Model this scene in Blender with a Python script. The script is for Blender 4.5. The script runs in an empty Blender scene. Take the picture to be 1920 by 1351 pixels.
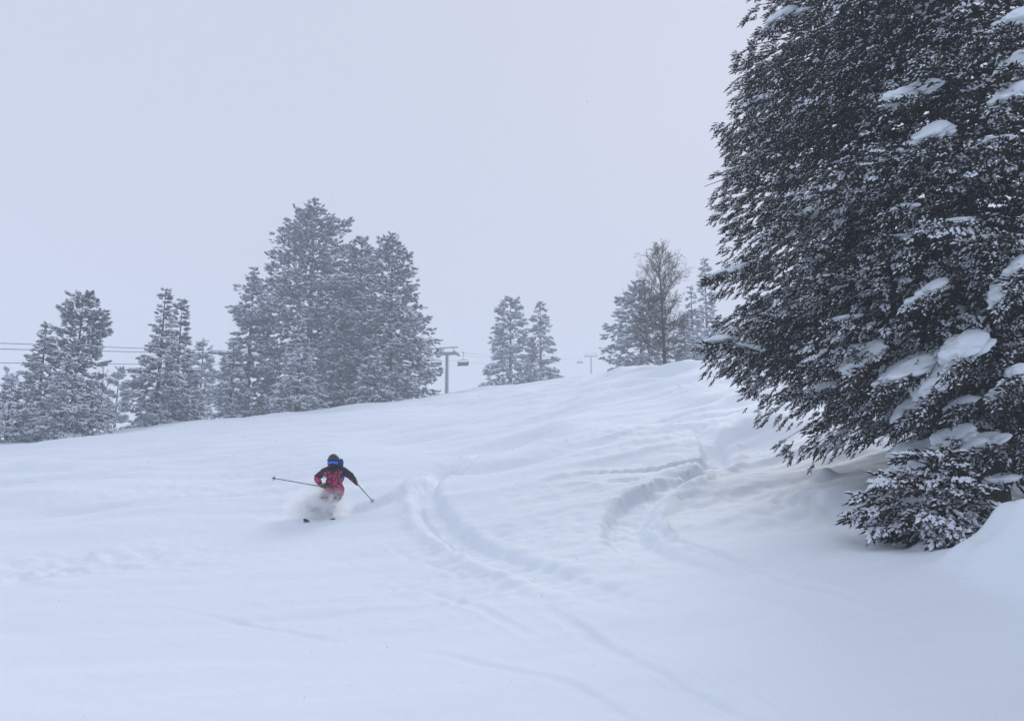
import bpy, bmesh, math, random
import numpy as np
from mathutils import Vector, Matrix

SC = bpy.context.scene
COL = SC.collection
R_ = math.radians
random.seed(5)

# ------------------------------------------------------------------ camera
F = 1507.0            # focal length in photograph pixels (1920 wide)
PITCH = R_(10.0)
cam_data = bpy.data.cameras.new('camera')
cam_data.sensor_width = 36.0
cam_data.lens = F / 1920.0 * 36.0
cam_data.clip_start = 0.05
cam_data.clip_end = 3000.0
cam = bpy.data.objects.new('camera', cam_data)
cam.location = (0, 0, 0)
cam.rotation_euler = (math.pi / 2 + PITCH, 0, 0)
COL.objects.link(cam)
SC.camera = cam

# ------------------------------------------------------------------ sky and light
SUN_AZ = R_(17.0)      # measured from +Y towards +X : light comes over the crest, beside the big fir
SUN_EL = R_(31.0)
world = bpy.data.worlds.new('World')
SC.world = world
world.use_nodes = True
nt = world.node_tree
nt.nodes.clear()
out = nt.nodes.new('ShaderNodeOutputWorld')
bg = nt.nodes.new('ShaderNodeBackground')
sky = nt.nodes.new('ShaderNodeTexSky')
sky.sky_type = 'NISHITA'
sky.sun_disc = False
sky.sun_elevation = SUN_EL
sky.sun_rotation = SUN_AZ
sky.air_density = 1.0
sky.dust_density = 2.0
mixn = nt.nodes.new('ShaderNodeMix')
mixn.data_type = 'RGBA'
mixn.inputs['Factor'].default_value = 0.98          # a closed cloud deck hides nearly all of the clear sky
cloud = nt.nodes.new('ShaderNodeRGB')
cloud.outputs[0].default_value = (6.26, 6.60, 7.98, 1)
nt.links.new(sky.outputs['Color'], mixn.inputs[6])
nt.links.new(cloud.outputs[0], mixn.inputs[7])
nt.links.new(mixn.outputs[2], bg.inputs['Color'])
bg.inputs['Strength'].default_value = 0.10
nt.links.new(bg.outputs[0], out.inputs['Surface'])

sun_data = bpy.data.lights.new('sun', 'SUN')
sun_data.energy = 1.5
sun_data.angle = R_(24.0)
sun_data.color = (1.0, 0.985, 0.965)
sun = bpy.data.objects.new('sun', sun_data)
sdir = Vector((math.sin(SUN_AZ) * math.cos(SUN_EL), math.cos(SUN_AZ) * math.cos(SUN_EL), math.sin(SUN_EL)))
sun.rotation_euler = sdir.to_track_quat('Z', 'Y').to_euler()
sun.location = sdir * 60
COL.objects.link(sun)

SC.view_settings.view_transform = 'Standard'
SC.view_settings.look = 'None'
SC.view_settings.exposure = 0.0
SC.view_settings.gamma = 1.0
SC.view_settings.use_curve_mapping = False
try:
    SC.cycles.volume_bounces = 12
    SC.cycles.max_bounces = 14
    SC.cycles.diffuse_bounces = 3
    SC.cycles.use_denoising = True
except Exception:
    pass

# ------------------------------------------------------------------ helpers
CP, SP = math.cos(PITCH), math.sin(PITCH)

def ray(px, py):
    x = (px - 960.0) / F
    v = (675.5 - py) / F
    return np.array([x, CP - v * SP, SP + v * CP])

def at(px, py, Y):
    d = ray(px, py)
    return d * (Y / d[1])

def tag(o, label, cat, group=None, kind=None):
    if label: o['label'] = label
    if cat: o['category'] = cat
    if group: o['group'] = group
    if kind: o['kind'] = kind
    return o

def empty(name, loc, rz=0.0):
    o = bpy.data.objects.new(name, None)
    o.empty_display_size = 0.2
    o.location = loc
    o.rotation_euler = (0, 0, rz)
    COL.objects.link(o)
    return o

def link(name, me, mat, parent=None, smooth=False):
    o = bpy.data.objects.new(name, me)
    COL.objects.link(o)
    if mat is not None and len(me.materials) == 0:
        for m in (mat if isinstance(mat, (list, tuple)) else [mat]):
            me.materials.append(m)
    if parent is not None:
        o.parent = parent
    if smooth:
        me.polygons.foreach_set('use_smooth', np.ones(len(me.polygons), bool))
    return o

def np_mesh(name, verts, faces, attr=None):
    """verts (N,3), faces (M,k) all the same size"""
    me = bpy.data.meshes.new(name)
    verts = np.ascontiguousarray(verts, dtype=np.float32)
    faces = np.ascontiguousarray(faces, dtype=np.int32)
    k = faces.shape[1]
    me.vertices.add(len(verts))
    me.vertices.foreach_set('co', verts.ravel())
    me.loops.add(faces.size)
    me.loops.foreach_set('vertex_index', faces.ravel())
    me.polygons.add(len(faces))
    me.polygons.foreach_set('loop_start', np.arange(0, faces.size, k, dtype=np.int32))
    me.polygons.foreach_set('loop_total', np.full(len(faces), k, dtype=np.int32))
    if attr is not None:
        a = me.attributes.new('var', 'FLOAT', 'POINT')
        a.data.foreach_set('value', np.ascontiguousarray(attr, dtype=np.float32))
    me.update()
    me.validate()
    return me

def _fade(t):
    return t * t * t * (t * (t * 6 - 15) + 10)

def perlin(x, y, seed=0):
    r = np.random.default_rng(seed)
    perm = r.permutation(512)
    ang = r.uniform(0, 2 * math.pi, 512)
    gx, gy = np.cos(ang), np.sin(ang)
    xi = np.floor(x).astype(np.int64); yi = np.floor(y).astype(np.int64)
    xf = x - xi; yf = y - yi
    u, v = _fade(xf), _fade(yf)
    def g(ix, iy, fx, fy):
        h = perm[(perm[ix & 511] + iy) & 511]
        return gx[h] * fx + gy[h] * fy
    a = g(xi, yi, xf, yf); b = g(xi + 1, yi, xf - 1, yf)
    c = g(xi, yi + 1, xf, yf - 1); d = g(xi + 1, yi + 1, xf - 1, yf - 1)
    return ((a + u * (b - a)) + v * ((c + u * (d - c)) - (a + u * (b - a)))) * 1.4

def fbm(x, y, oct_, seed=0):
    s = 0; a = 1.0
    for k in range(oct_):
        s = s + a * perlin(x * 2 ** k, y * 2 ** k, seed + k)
        a *= 0.5
    return s

def ridge(x, y, seed):
    w = perlin(x * .7, y * .7, seed + 9) * .6
    return (.5 - np.abs(perlin(x, y + w, seed))) + .5 * (.5 - np.abs(perlin(x * 2.1, y * 2.1 + w, seed + 1))) - .5

def sstep(a, b, x):
    t = np.clip((x - a) / (b - a), 0, 1)
    return t * t * (3 - 2 * t)

# tubes / solids into raw lists
class MB:
    def __init__(self):
        self.v = []; self.f = []
    def tube(self, pts, radii, n=6, cap=True):
        pts = [Vector(p) for p in pts]
        if not isinstance(radii, (list, tuple, np.ndarray)):
            radii = [radii] * len(pts)
        base = len(self.v)
        for i, p in enumerate(pts):
            t = (pts[min(i + 1, len(pts) - 1)] - pts[max(i - 1, 0)])
            if t.length < 1e-9: t = Vector((0, 0, 1))
            t.normalize()
            a = t.orthogonal().normalized() if i == 0 else (ref - t * ref.dot(t)).normalized()
            ref = a
            b = t.cross(a)
            for k in range(n):
                th = 2 * math.pi * k / n
                self.v.append(tuple(p + (a * math.cos(th) + b * math.sin(th)) * radii[i]))
        for i in range(len(pts) - 1):
            for k in range(n):
                k2 = (k + 1) % n
                self.f.append((base + i * n + k, base + i * n + k2, base + (i + 1) * n + k2, base + (i + 1) * n + k))
        if cap:
            self.f.append(tuple(base + k for k in reversed(range(n))))
            e = base + (len(pts) - 1) * n
            self.f.append(tuple(e + k for k in range(n)))
        return self
    def box(self, c, half, M=None):
        """box with centre c, half sizes, optional 3x3 orientation"""
        c = Vector(c); base = len(self.v)
        for sx in (-1, 1):
            for sy in (-1, 1):
                for sz in (-1, 1):
                    p = Vector((sx * half[0], sy * half[1], sz * half[2]))
                    if M is not None: p = M @ p
                    self.v.append(tuple(c + p))
        for q in ((0, 1, 3, 2), (4, 6, 7, 5), (0, 4, 5, 1), (2, 3, 7, 6), (0, 2, 6, 4), (1, 5, 7, 3)):
            self.f.append(tuple(base + i for i in q))
        return self
    def blob(self, c, rad, nu=14, nv=9, M=None, fn=None):
        """ellipsoid; fn(unit vector) -> radius multiplier"""
        c = Vector(c); base = len(self.v)
        for j in range(nv + 1):
            th = math.pi * j / nv
            for i in range(nu):
                ph = 2 * math.pi * i / nu
                u = Vector((math.sin(th) * math.cos(ph), math.sin(th) * math.sin(ph), math.cos(th)))
                m = fn(u) if fn else 1.0
                p = Vector((u.x * rad[0] * m, u.y * rad[1] * m, u.z * rad[2] * m))
                if M is not None: p = M @ p
                self.v.append(tuple(c + p))
        for j in range(nv):
            for i in range(nu):
                i2 = (i + 1) % nu
                self.f.append((base + j * nu + i, base + (j + 1) * nu + i, base + (j + 1) * nu + i2, base + j * nu + i2))
        return self
    def build(self, name, mat, parent=None, smooth=False, bevel=0.0):
        me = bpy.data.meshes.new(name)
        me.from_pydata(self.v, [], self.f)
        me.update()
        if bevel > 0:
            bm = bmesh.new(); bm.from_mesh(me)
            bmesh.ops.remove_doubles(bm, verts=bm.verts, dist=1e-5)
            bmesh.ops.bevel(bm, geom=bm.edges[:], offset=bevel, segments=2, affect='EDGES', profile=0.5)
            bm.to_mesh(me); bm.free()
        else:
            me.validate()
        return link(name, me, mat, parent, smooth)

# ------------------------------------------------------------------ materials
def mat_new(name):
    m = bpy.data.materials.new(name)
    m.use_nodes = True
    n = m.node_tree
    b = n.nodes.get('Principled BSDF')
    return m, n, b

def plain(name, col, rough=0.6, metal=0.0, var=0.15, scale=8.0, spec=0.3, coat=0.0):
    m, n, b = mat_new(name)
    tc = n.nodes.new('ShaderNodeTexCoord')
    no = n.nodes.new('ShaderNodeTexNoise'); no.inputs['Scale'].default_value = scale; no.inputs['Detail'].default_value = 4
    n.links.new(tc.outputs['Object'], no.inputs['Vector'])
    mx = n.nodes.new('ShaderNodeMix'); mx.data_type = 'RGBA'
    n.links.new(no.outputs['Fac'], mx.inputs['Factor'])
    mx.inputs[6].default_value = tuple(c * (1 - var) for c in col) + (1,)
    mx.inputs[7].default_value = tuple(min(1, c * (1 + var)) for c in col) + (1,)
    n.links.new(mx.outputs[2], b.inputs['Base Color'])
    b.inputs['Roughness'].default_value = rough
    b.inputs['Metallic'].default_value = metal
    b.inputs['Specular IOR Level'].default_value = spec
    b.inputs['Coat Weight'].default_value = coat
    return m

def snow_mat(name, bump=0.25, s1=7.0, s2=38.0, dist=0.02, base=(0.82, 0.88, 0.93)):
    m, n, b = mat_new(name)
    tc = n.nodes.new('ShaderNodeTexCoord')
    n1 = n.nodes.new('ShaderNodeTexNoise'); n1.inputs['Scale'].default_value = s1; n1.inputs['Detail'].default_value = 5
    n2 = n.nodes.new('ShaderNodeTexNoise'); n2.inputs['Scale'].default_value = s2; n2.inputs['Detail'].default_value = 3
    n.links.new(tc.outputs['Object'], n1.inputs['Vector'])
    n.links.new(tc.outputs['Object'], n2.inputs['Vector'])
    ad = n.nodes.new('ShaderNodeMath'); ad.operation = 'MULTIPLY_ADD'
    n.links.new(n2.outputs['Fac'], ad.inputs[0]); ad.inputs[1].default_value = 0.35
    n.links.new(n1.outputs['Fac'], ad.inputs[2])
    bp = n.nodes.new('ShaderNodeBump'); bp.inputs['Strength'].default_value = bump; bp.inputs['Distance'].default_value = dist
    n.links.new(ad.outputs[0], bp.inputs['Height'])
    n.links.new(bp.outputs[0], b.inputs['Normal'])
    mx = n.nodes.new('ShaderNodeMix'); mx.data_type = 'RGBA'
    n.links.new(n1.outputs['Fac'], mx.inputs['Factor'])
    mx.inputs[6].default_value = tuple(c * 0.985 for c in base) + (1,)
    mx.inputs[7].default_value = base + (1,)
    n.links.new(mx.outputs[2], b.inputs['Base Color'])
    b.inputs['Roughness'].default_value = 0.7
    b.inputs['Specular IOR Level'].default_value = 0.15
    return m

def needle_mat(name, dark, light, frost, frost_amt, frost_col=(0.75, 0.79, 0.86)):
    """needles; a dusting of snow lies on faces that look up"""
    m, n, b = mat_new(name)
    at_ = n.nodes.new('ShaderNodeAttribute'); at_.attribute_name = 'var'
    mx = n.nodes.new('ShaderNodeMix'); mx.data_type = 'RGBA'
    n.links.new(at_.outputs['Fac'], mx.inputs['Factor'])
    mx.inputs[6].default_value = dark + (1,)
    mx.inputs[7].default_value = light + (1,)
    ge = n.nodes.new('ShaderNodeNewGeometry')
    sx = n.nodes.new('ShaderNodeSeparateXYZ'); n.links.new(ge.outputs['True Normal'], sx.inputs[0])
    mr = n.nodes.new('ShaderNodeMapRange'); mr.inputs['From Min'].default_value = frost[0]; mr.inputs['From Max'].default_value = frost[1]
    n.links.new(sx.outputs['Z'], mr.inputs['Value'])
    tc = n.nodes.new('ShaderNodeTexCoord')
    no = n.nodes.new('ShaderNodeTexNoise'); no.inputs['Scale'].default_value = 1.3; no.inputs['Detail'].default_value = 6
    n.links.new(tc.outputs['Object'], no.inputs['Vector'])
    mr2 = n.nodes.new('ShaderNodeMapRange'); mr2.inputs['From Min'].default_value = 0.35; mr2.inputs['From Max'].default_value = 0.65
    mr2.inputs['To Min'].default_value = 0.25
    n.links.new(no.outputs['Fac'], mr2.inputs['Value'])
    mu = n.nodes.new('ShaderNodeMath'); mu.operation = 'MULTIPLY'
    n.links.new(mr.outputs[0], mu.inputs[0]); n.links.new(mr2.outputs[0], mu.inputs[1])
    mu2 = n.nodes.new('ShaderNodeMath'); mu2.operation = 'MULTIPLY'
    n.links.new(mu.outputs[0], mu2.inputs[0]); mu2.inputs[1].default_value = frost_amt
    mx2 = n.nodes.new('ShaderNodeMix'); mx2.data_type = 'RGBA'
    n.links.new(mu2.outputs[0], mx2.inputs['Factor'])
    n.links.new(mx.outputs[2], mx2.inputs[6]); mx2.inputs[7].default_value = frost_col + (1,)
    n.links.new(mx2.outputs[2], b.inputs['Base Color'])
    b.inputs['Roughness'].default_value = 0.65
    b.inputs['Specular IOR Level'].default_value = 0.2
    return m

M = {}
M['ground'] = snow_mat('wind_packed_snow', 0.42, 5.0, 46.0, 0.025)
M['pad'] = snow_mat('settled_snow', 0.18, 9.0, 45.0, 0.02)
M['cap'] = plain('snow_on_needles', (0.80, 0.84, 0.91), 0.7, var=0.05, spec=0.1)
M['needle_near'] = needle_mat('dark_fir_needles', (0.015, 0.013, 0.008), (0.058, 0.047, 0.025), (0.45, 0.95), 0.10)
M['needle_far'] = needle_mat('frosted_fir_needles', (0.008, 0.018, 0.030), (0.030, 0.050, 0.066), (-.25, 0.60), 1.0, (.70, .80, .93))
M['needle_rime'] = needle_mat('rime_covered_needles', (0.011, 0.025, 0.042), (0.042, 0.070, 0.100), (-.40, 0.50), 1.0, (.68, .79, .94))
M['bark'] = plain('fir_bark', (0.055, 0.043, 0.036), 0.9, var=0.4, scale=14, spec=0.1)
M['bare_bark'] = plain('bare_tree_bark', (0.075, 0.056, 0.046), 0.9, var=0.35, scale=10, spec=0.1)
M['twig'] = plain('bare_twigs', (0.075, 0.050, 0.036), 0.9, var=0.3, scale=4, spec=0.1)
M['steel'] = plain('galvanised_steel', (0.13, 0.145, 0.16), 0.55, 0.3, var=0.15, scale=3)
M['dark_steel'] = plain('dark_steel', (0.06, 0.065, 0.075), 0.5, 0.4, var=0.2)
M['cable'] = plain('steel_cable', (0.05, 0.052, 0.06), 0.5, 0.3, var=0.2)
M['seat'] = plain('black_chair_pad', (0.03, 0.032, 0.036), 0.7)

# ------------------------------------------------------------------ terrain
# (px, py, Y): points of the slope seen in the photograph, with their distance
CTRL = []
def col(px, rows):
    for py, Y in rows:
        CTRL.append(at(px, py, Y))
col(-350, [(1351, 5.2), (1180, 8.6), (1080, 12.0), (1000, 16.5), (930, 25.0), (880, 37.0)])
col(0,   [(1351, 5.4), (1200, 8.2), (1100, 11.3), (1000, 16.5), (930, 24.0), (870, 36.0), (832, 50.0)])
col(300, [(1351, 5.5), (1200, 8.2), (1100, 11.2), (1000, 16.0), (930, 22.5), (860, 35.0), (800, 58.0)])
col(600, [(1351, 5.6), (1200, 8.3), (1100, 11.0), (1030, 14.0), (970, 17.8), (900, 24.5), (840, 35.0), (790, 51.0), (768, 68.0)])
col(838, [(1200, 8.3), (1100, 11.0), (1000, 15.2), (930, 20.0), (870, 27.0), (810, 40.0), (765, 58.0), (742, 82.0)])
col(1000, [(1351, 5.5), (1200, 8.2), (1100, 10.6), (1000, 14.6), (930, 18.8), (870, 24.5), (800, 35.0), (745, 55.0), (717, 90.0)])
col(1250, [(1200, 8.0), (1100, 10.3), (1000, 14.0), (930, 17.5), (870, 21.5), (810, 27.5), (750, 36.0), (708, 47.0), (692, 56.0)])
col(1400, [(1351, 5.6), (1200, 7.9), (1100, 10.2), (1000, 13.6), (930, 16.6), (870, 20.2), (810, 25.0), (750, 33.0), (690, 45.0), (672, 56.0)])
col(1560, [(1200, 7.8), (1100, 9.9), (1000, 12.8), (930, 15.3), (890, 17.3), (810, 22.5)])
col(1750, [(1351, 5.8), (1200, 7.8), (1100, 9.7), (1040, 11.2), (990, 13.2), (930, 15.8)])
col(1920, [(1351, 6.0), (1200, 7.9), (1110, 9.4), (1050, 11.0), (980, 14.0)])
col(2250, [(1250, 8.0), (1100, 11.0), (980, 16.0)])
CTRL += [np.array(p, float) for p in [
    (0, 0, -1.62), (-6, 0, -1.75), (6, 0, -1.55), (0, -10, -2.6), (0, -60, -9), (-60, -40, -13), (60, -40, -5),
    (-60, 8, -8), (60, 20, 6), (90, 60, 17), (40, 62, 10.5), (22, 75, 12.6), (40, 110, 18),
    (-70, 60, 0), (-48, 80, 3.9), (-36, 95, 6.2), (-22, 110, 10.5), (-10, 140, 16.5), (2, 128, 17.0), (8, 160, 19.0),
    (26, 270, 33), (0, 320, 36), (-60, 200, 9), (-150, 120, -6), (-200, 260, 4), (150, 250, 40), (120, 380, 50), (-60, 380, 26)]]
CTRL = np.array(CTRL)

def tps_fit(P, lam=0.0008):
    s = 30.0
    X = P[:, :2] / s
    n = len(X)
    d = np.linalg.norm(X[:, None] - X[None], axis=2)
    K = np.where(d > 1e-9, d * d * np.log(np.maximum(d, 1e-9)), 0.0) + lam * np.eye(n)
    Q = np.hstack([np.ones((n, 1)), X])
    A = np.zeros((n + 3, n + 3)); A[:n, :n] = K; A[:n, n:] = Q; A[n:, :n] = Q.T
    b = np.zeros(n + 3); b[:n] = P[:, 2]
    w = np.linalg.solve(A, b)
    def f(x, y):
        x = np.asarray(x, float) / s; y = np.asarray(y, float) / s
        z = w[n] + w[n + 1] * x + w[n + 2] * y
        for i in range(n):
            d2 = (x - X[i, 0]) ** 2 + (y - X[i, 1]) ** 2
            z = z + w[i] * 0.5 * d2 * np.log(np.maximum(d2, 1e-12))
        return z
    return f
H0 = tps_fit(CTRL)

def mound(x, y, c, r, h, p=2.0):
    d = np.hypot(x - c[0], y - c[1]) / r
    return h * np.exp(-d ** p)

MB_C = at(1965, 1085, 9.8)
WELL = at(1800, 1000, 12.6)
BUMP = [  # small pillows and buried shrubs: px, py, Y, radius, height
    (1737, 1036, 11.2, 0.16, 0.13), (1545, 886, 17.2, 0.26, 0.20), (1690, 960, 13.6, 0.5, 0.22), (1650, 985, 13.0, 0.45, 0.14),
    (1480, 905, 16.4, 0.7, 0.10), (1600, 925, 15.2, 0.6, 0.12), (1420, 790, 26.5, 1.2, 0.25),
    (1265, 700, 52, 2.0, 0.4), (1190, 690, 60, 2.6, 0.5)]

def H1(x, y):
    """large relief: slope, mounds, drifts"""
    x = np.asarray(x, float); y = np.asarray(y, float)
    z = H0(x, y)
    z = z + mound(x, y, MB_C, 0.80 * (1 + .22 * perlin(x * 1.6, y * 1.6, 81)), 0.88 * (1 + .2 * perlin(x * 2.4, y * 2.4, 82)), 2.8)
    z = z - mound(x, y, WELL, 1.1, 0.38)
    for px, py, Y, r, h in BUMP:
        z = z + mound(x, y, at(px, py, Y), r, h, 2.4)
    d = np.hypot(x, y)
    z = z + 0.26 * perlin(x / 5.0 + 3.1, y / 6.5, 11) * sstep(5, 16, d) + .14 * perlin(x / 2.3 + 1.7, y / 3.0, 12) * sstep(9, 18, d) * sstep(-4, 4, x)
    return z

def ground_hit(px, py, y0=3.5, y1=130.0):
    d = ray(px, py); d = d / d[1]
    ys = np.geomspace(y0, y1, 500)
    below = d[2] * ys < H1(d[0] * ys, ys)
    i = int(np.argmax(below)) if below.any() else len(ys) - 1
    Y = ys[i]
    return np.array([d[0] * Y, Y, float(H1(d[0] * Y, Y))])

def smooth_path(pts, step=0.12):
    pts = np.array(pts, float)
    for _ in range(3):     # Chaikin
        q = [pts[0]]
        for a, b in zip(pts[:-1], pts[1:]):
            q += [a * .75 + b * .25, a * .25 + b * .75]
        q.append(pts[-1]); pts = np.array(q)
    return pts

# ski tracks, read off the photograph: (pixels, half width, depth, berm height, berm side, start fade, end fade)
TRACKS = [
    ([(1310, 800), (1335, 830), (1345, 855), (1318, 878), (1258, 903), (1198, 936), (1166, 975), (1180, 1020), (1245, 1052), (1335, 1075),
      (1450, 1108), (1600, 1158), (1790, 1215)], (.34, .42, .36), (.22, .26, .14), .10, 1, .16, .45),
    ([(1215, 950), (1220, 990), (1270, 1018), (1345, 1040), (1430, 1072), (1530, 1104), (1660, 1140), (1860, 1190)], (.14, .12, .10), (.11, .08, .03), .04, -1, .2, .5),
    ([(1345, 850), (1270, 866), (1180, 880), (1110, 888), (1040, 902), (960, 930)], (.24, .22, .12), (.24, .18, .06), .07, -1, .05, .6),
    ([(1345, 862), (1260, 880), (1180, 892), (1090, 905), (1000, 925), (900, 955)], (.12, .10, .10), (.06, .05, .03), .03, -1, .05, .6),
    ([(900, 855), (835, 885), (792, 918), (812, 965), (862, 1010), (925, 1045), (1010, 1075), (1110, 1108), (1220, 1142), (1350, 1165), (1470, 1190)],
      (.28, .34, .30), (.16, .17, .08), .08, -1, .2, .35),
    ([(774, 932), (800, 972), (845, 1018), (890, 1052), (960, 1078), (1050, 1108)], (.07, .07, .06), (.05, .045, .03), .02, 1, .15, .4),
    ([(985, 1125), (1050, 1155), (1130, 1205), (1200, 1255), (1290, 1300), (1380, 1335), (1480, 1365)], (.10, .10, .10), (.022, .026, .03), .014, 1, .3, .1),
    ([(690, 1205), (800, 1222), (900, 1242), (1000, 1268), (1090, 1302), (1160, 1335), (1220, 1370)], (.08, .08, .08), (.010, .014, .018), .008, 1, .4, .1),
    ([(240, 1130), (360, 1148), (480, 1170), (580, 1192), (700, 1212)], (.06, .07, .06), (.012, .016, .012), .010, 1, .4, .3),
    ([(1130, 1185), (1230, 1225), (1330, 1270), (1430, 1318), (1520, 1360)], (.12, .10, .08), (-.014, -.018, -.018), .0, -1, .4, .1),
    ([(700, 1000), (760, 1040), (840, 1072), (930, 1100), (1020, 1140)], (.07, .07, .07), (.012, .016, .012), .010, -1, .4, .4),
    ([(700, 1085), (780, 1100), (870, 1130), (960, 1170), (1060, 1225)], (.07, .08, .08), (.012, .02, .02), .012, -1, .4, .4),
    ([(590, 966), (645, 962), (700, 948), (760, 930), (820, 900), (885, 862), (960, 830)], (.25, .2, .16), (.12, .12, .06), .06, 1, .1, .3),
    ([(500, 905), (400, 915), (300, 930), (200, 945)], (.16, .15, .12), (.03, .04, .03), .02, 1, .4, .4),
    ([(250, 1000), (160, 1030), (90, 1065), (0, 1100), (-80, 1140)], (.3, .3, .3), (.025, .04, .04), .035, 1, .4, .4),
    ([(480, 1000), (390, 1010), (300, 1030), (220, 1060)], (.2, .2, .2), (.02, .03, .03), .02, 1, .4, .4),
]
TPATHS = []
for pts, hw, dep, berm, side, f0, f1 in TRACKS:
    P = np.array([ground_hit(px, min(py, 1350))[:2] if py <= 1350 else at(px, py, 5.3)[:2] for px, py in pts])
    TPATHS.append((smooth_path(P), hw, dep, berm, side, f0, f1))

def carve(x, y, z):
    rough = fbm(x * 3.0, y * 3.0, 3, 71)
    for P, hw, dep, berm, side, f0, f1 in TPATHS:
        m = (x > P[:, 0].min() - 1.2) & (x < P[:, 0].max() + 1.2) & (y > P[:, 1].min() - 1.2) & (y < P[:, 1].max() + 1.2)
        idx = np.nonzero(m)[0]
        if len(idx) == 0: continue
        X = x[idx]; Y = y[idx]
        best = np.full(len(X), 1e9); sg = np.zeros(len(X)); tt = np.zeros(len(X))
        seg = np.linalg.norm(P[1:] - P[:-1], axis=1); cum = np.concatenate([[0], np.cumsum(seg)]); L = cum[-1]
        for i in range(len(P) - 1):
            a = P[i]; d = P[i + 1] - a; l2 = d @ d
            if l2 < 1e-10: continue
            t = np.clip(((X - a[0]) * d[0] + (Y - a[1]) * d[1]) / l2, 0, 1)
            ex = X - (a[0] + t * d[0]); ey = Y - (a[1] + t * d[1])
            dd = np.hypot(ex, ey)
            w = dd < best
            best[w] = dd[w]
            sg[w] = np.sign(d[0] * ey - d[1] * ex)[w]
            tt[w] = ((cum[i] + t * seg[i]) / L)[w]
        amp = sstep(0, f0, tt) * sstep(0, f1, 1 - tt)
        n = rough[idx]
        dep_ = np.interp(tt, [0, .5, 1], dep); hw_ = np.interp(tt, [0, .5, 1], hw)
        wob = hw_ * (1 + 0.16 * n)
        s = best * sg * side
        trench = -dep_ * (1 - sstep(0.60, 1.12, best / wob)) * (1 + 0.14 * n)
        bm_ = berm * np.exp(-((s - 1.55 * wob) / (0.55 * wob)) ** 2) * (1 + 0.7 * n) + 0.3 * berm * np.exp(-((s + 1.45 * wob) / (0.4 * wob)) ** 2)
        z[idx] += amp * (trench + bm_)
    return z

def H2(x, y):
    """full detail"""
    z = H1(x, y)
    d = np.hypot(x, y)
    # wind-combed ripples running across the slope
    ca, sa = math.cos(R_(24)), math.sin(R_(24))
    u = x * ca + y * sa; v = -x * sa + y * ca
    mask = sstep(-0.25, 0.5, perlin(x / 7.0, y / 9.0 + 4.0, 31))
    far = sstep(12, 24, d)
    z = z + far * 0.22 * (.25 + .75 * mask) * ridge(u / 4.6, v / 1.0, 41)
    z = z + far * 0.26 * fbm(u / 9.0, v / 2.4, 2, 47)
    near = 1 - sstep(14, 30, d)
    z = z + near * 0.085 * (.15 + .85 * mask) * ridge(u / 1.9, v / 0.5, 43)
    z = z + near * 0.05 * fbm(u / 3.4, v / 1.3, 2, 49)
    # churned patches: beside the tree and low on the left
    for px, py, Y, r, a in ((1480, 930, 15.8, 2.2, 0.045), (1120, 930, 18.5, 2.4, 0.035), (1230, 800, 28, 4.5, 0.06), (90, 1060, 12.6, 1.5, 0.06),
                            (290, 1030, 14.0, 2.2, 0.035), (860, 1010, 14.3, 1.3, 0.05), (1150, 985, 15.0, 1.1, 0.07), (900, 985, 15.6, 1.0, .06), (420, 900, 24, 4, .05), (1000, 1080, 11.2, 1.3, .03)):
        c = at(px, py, Y)
        z = z + a * np.exp(-((x - c[0]) ** 2 + (y - c[1]) ** 2) / r ** 2) * fbm(x * 2.6, y * 2.6, 4, 53)
    z = carve(x, y, z)
    z = z + (1 - sstep(20, 45, d)) * .016 * fbm(x * 1.9, y * 2.6, 4, 61) * (.4 + mask)
    return z

def zg(x, y):
    return float(H1(x, y))

def build_ground():
    az = np.concatenate([np.linspace(-180, -80, 22)[:-1], np.linspace(-80, -37, 30)[:-1], np.linspace(-37, 37, 430), np.linspace(37, 80, 30)[1:], np.linspace(80, 180, 22)[1:-1]])
    az = np.radians(az)
    r = np.concatenate([np.linspace(0.3, 3.0, 10)[:-1], np.geomspace(3.0, 125, 470)[:-1], np.geomspace(125, 430, 36)])
    A, Rr = np.meshgrid(az, r)
    x = (np.sin(A) * Rr).ravel(); y = (np.cos(A) * Rr).ravel()
    z = H2(x, y)
    nc = len(az); nr = len(r)
    V = np.stack([x, y, z], 1)
    i, j = np.meshgrid(np.arange(nr - 1), np.arange(nc), indexing='ij')
    j2 = (j + 1) % nc
    Fq = np.stack([i * nc + j, i * nc + j2, (i + 1) * nc + j2, (i + 1) * nc + j], 2).reshape(-1, 4)[:, ::-1]
    # centre fan is closed with a small cap
    me = np_mesh('ground', V, Fq)
    o = link('ground', me, M['ground'], None, True)
    o['kind'] = 'structure'
    o['label'] = 'powder snow slope with curved ski tracks'
    return o
build_ground()

# ------------------------------------------------------------------ conifer machinery
def norm(a):
    return a / np.maximum(np.linalg.norm(a, axis=-1, keepdims=True), 1e-9)

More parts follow.
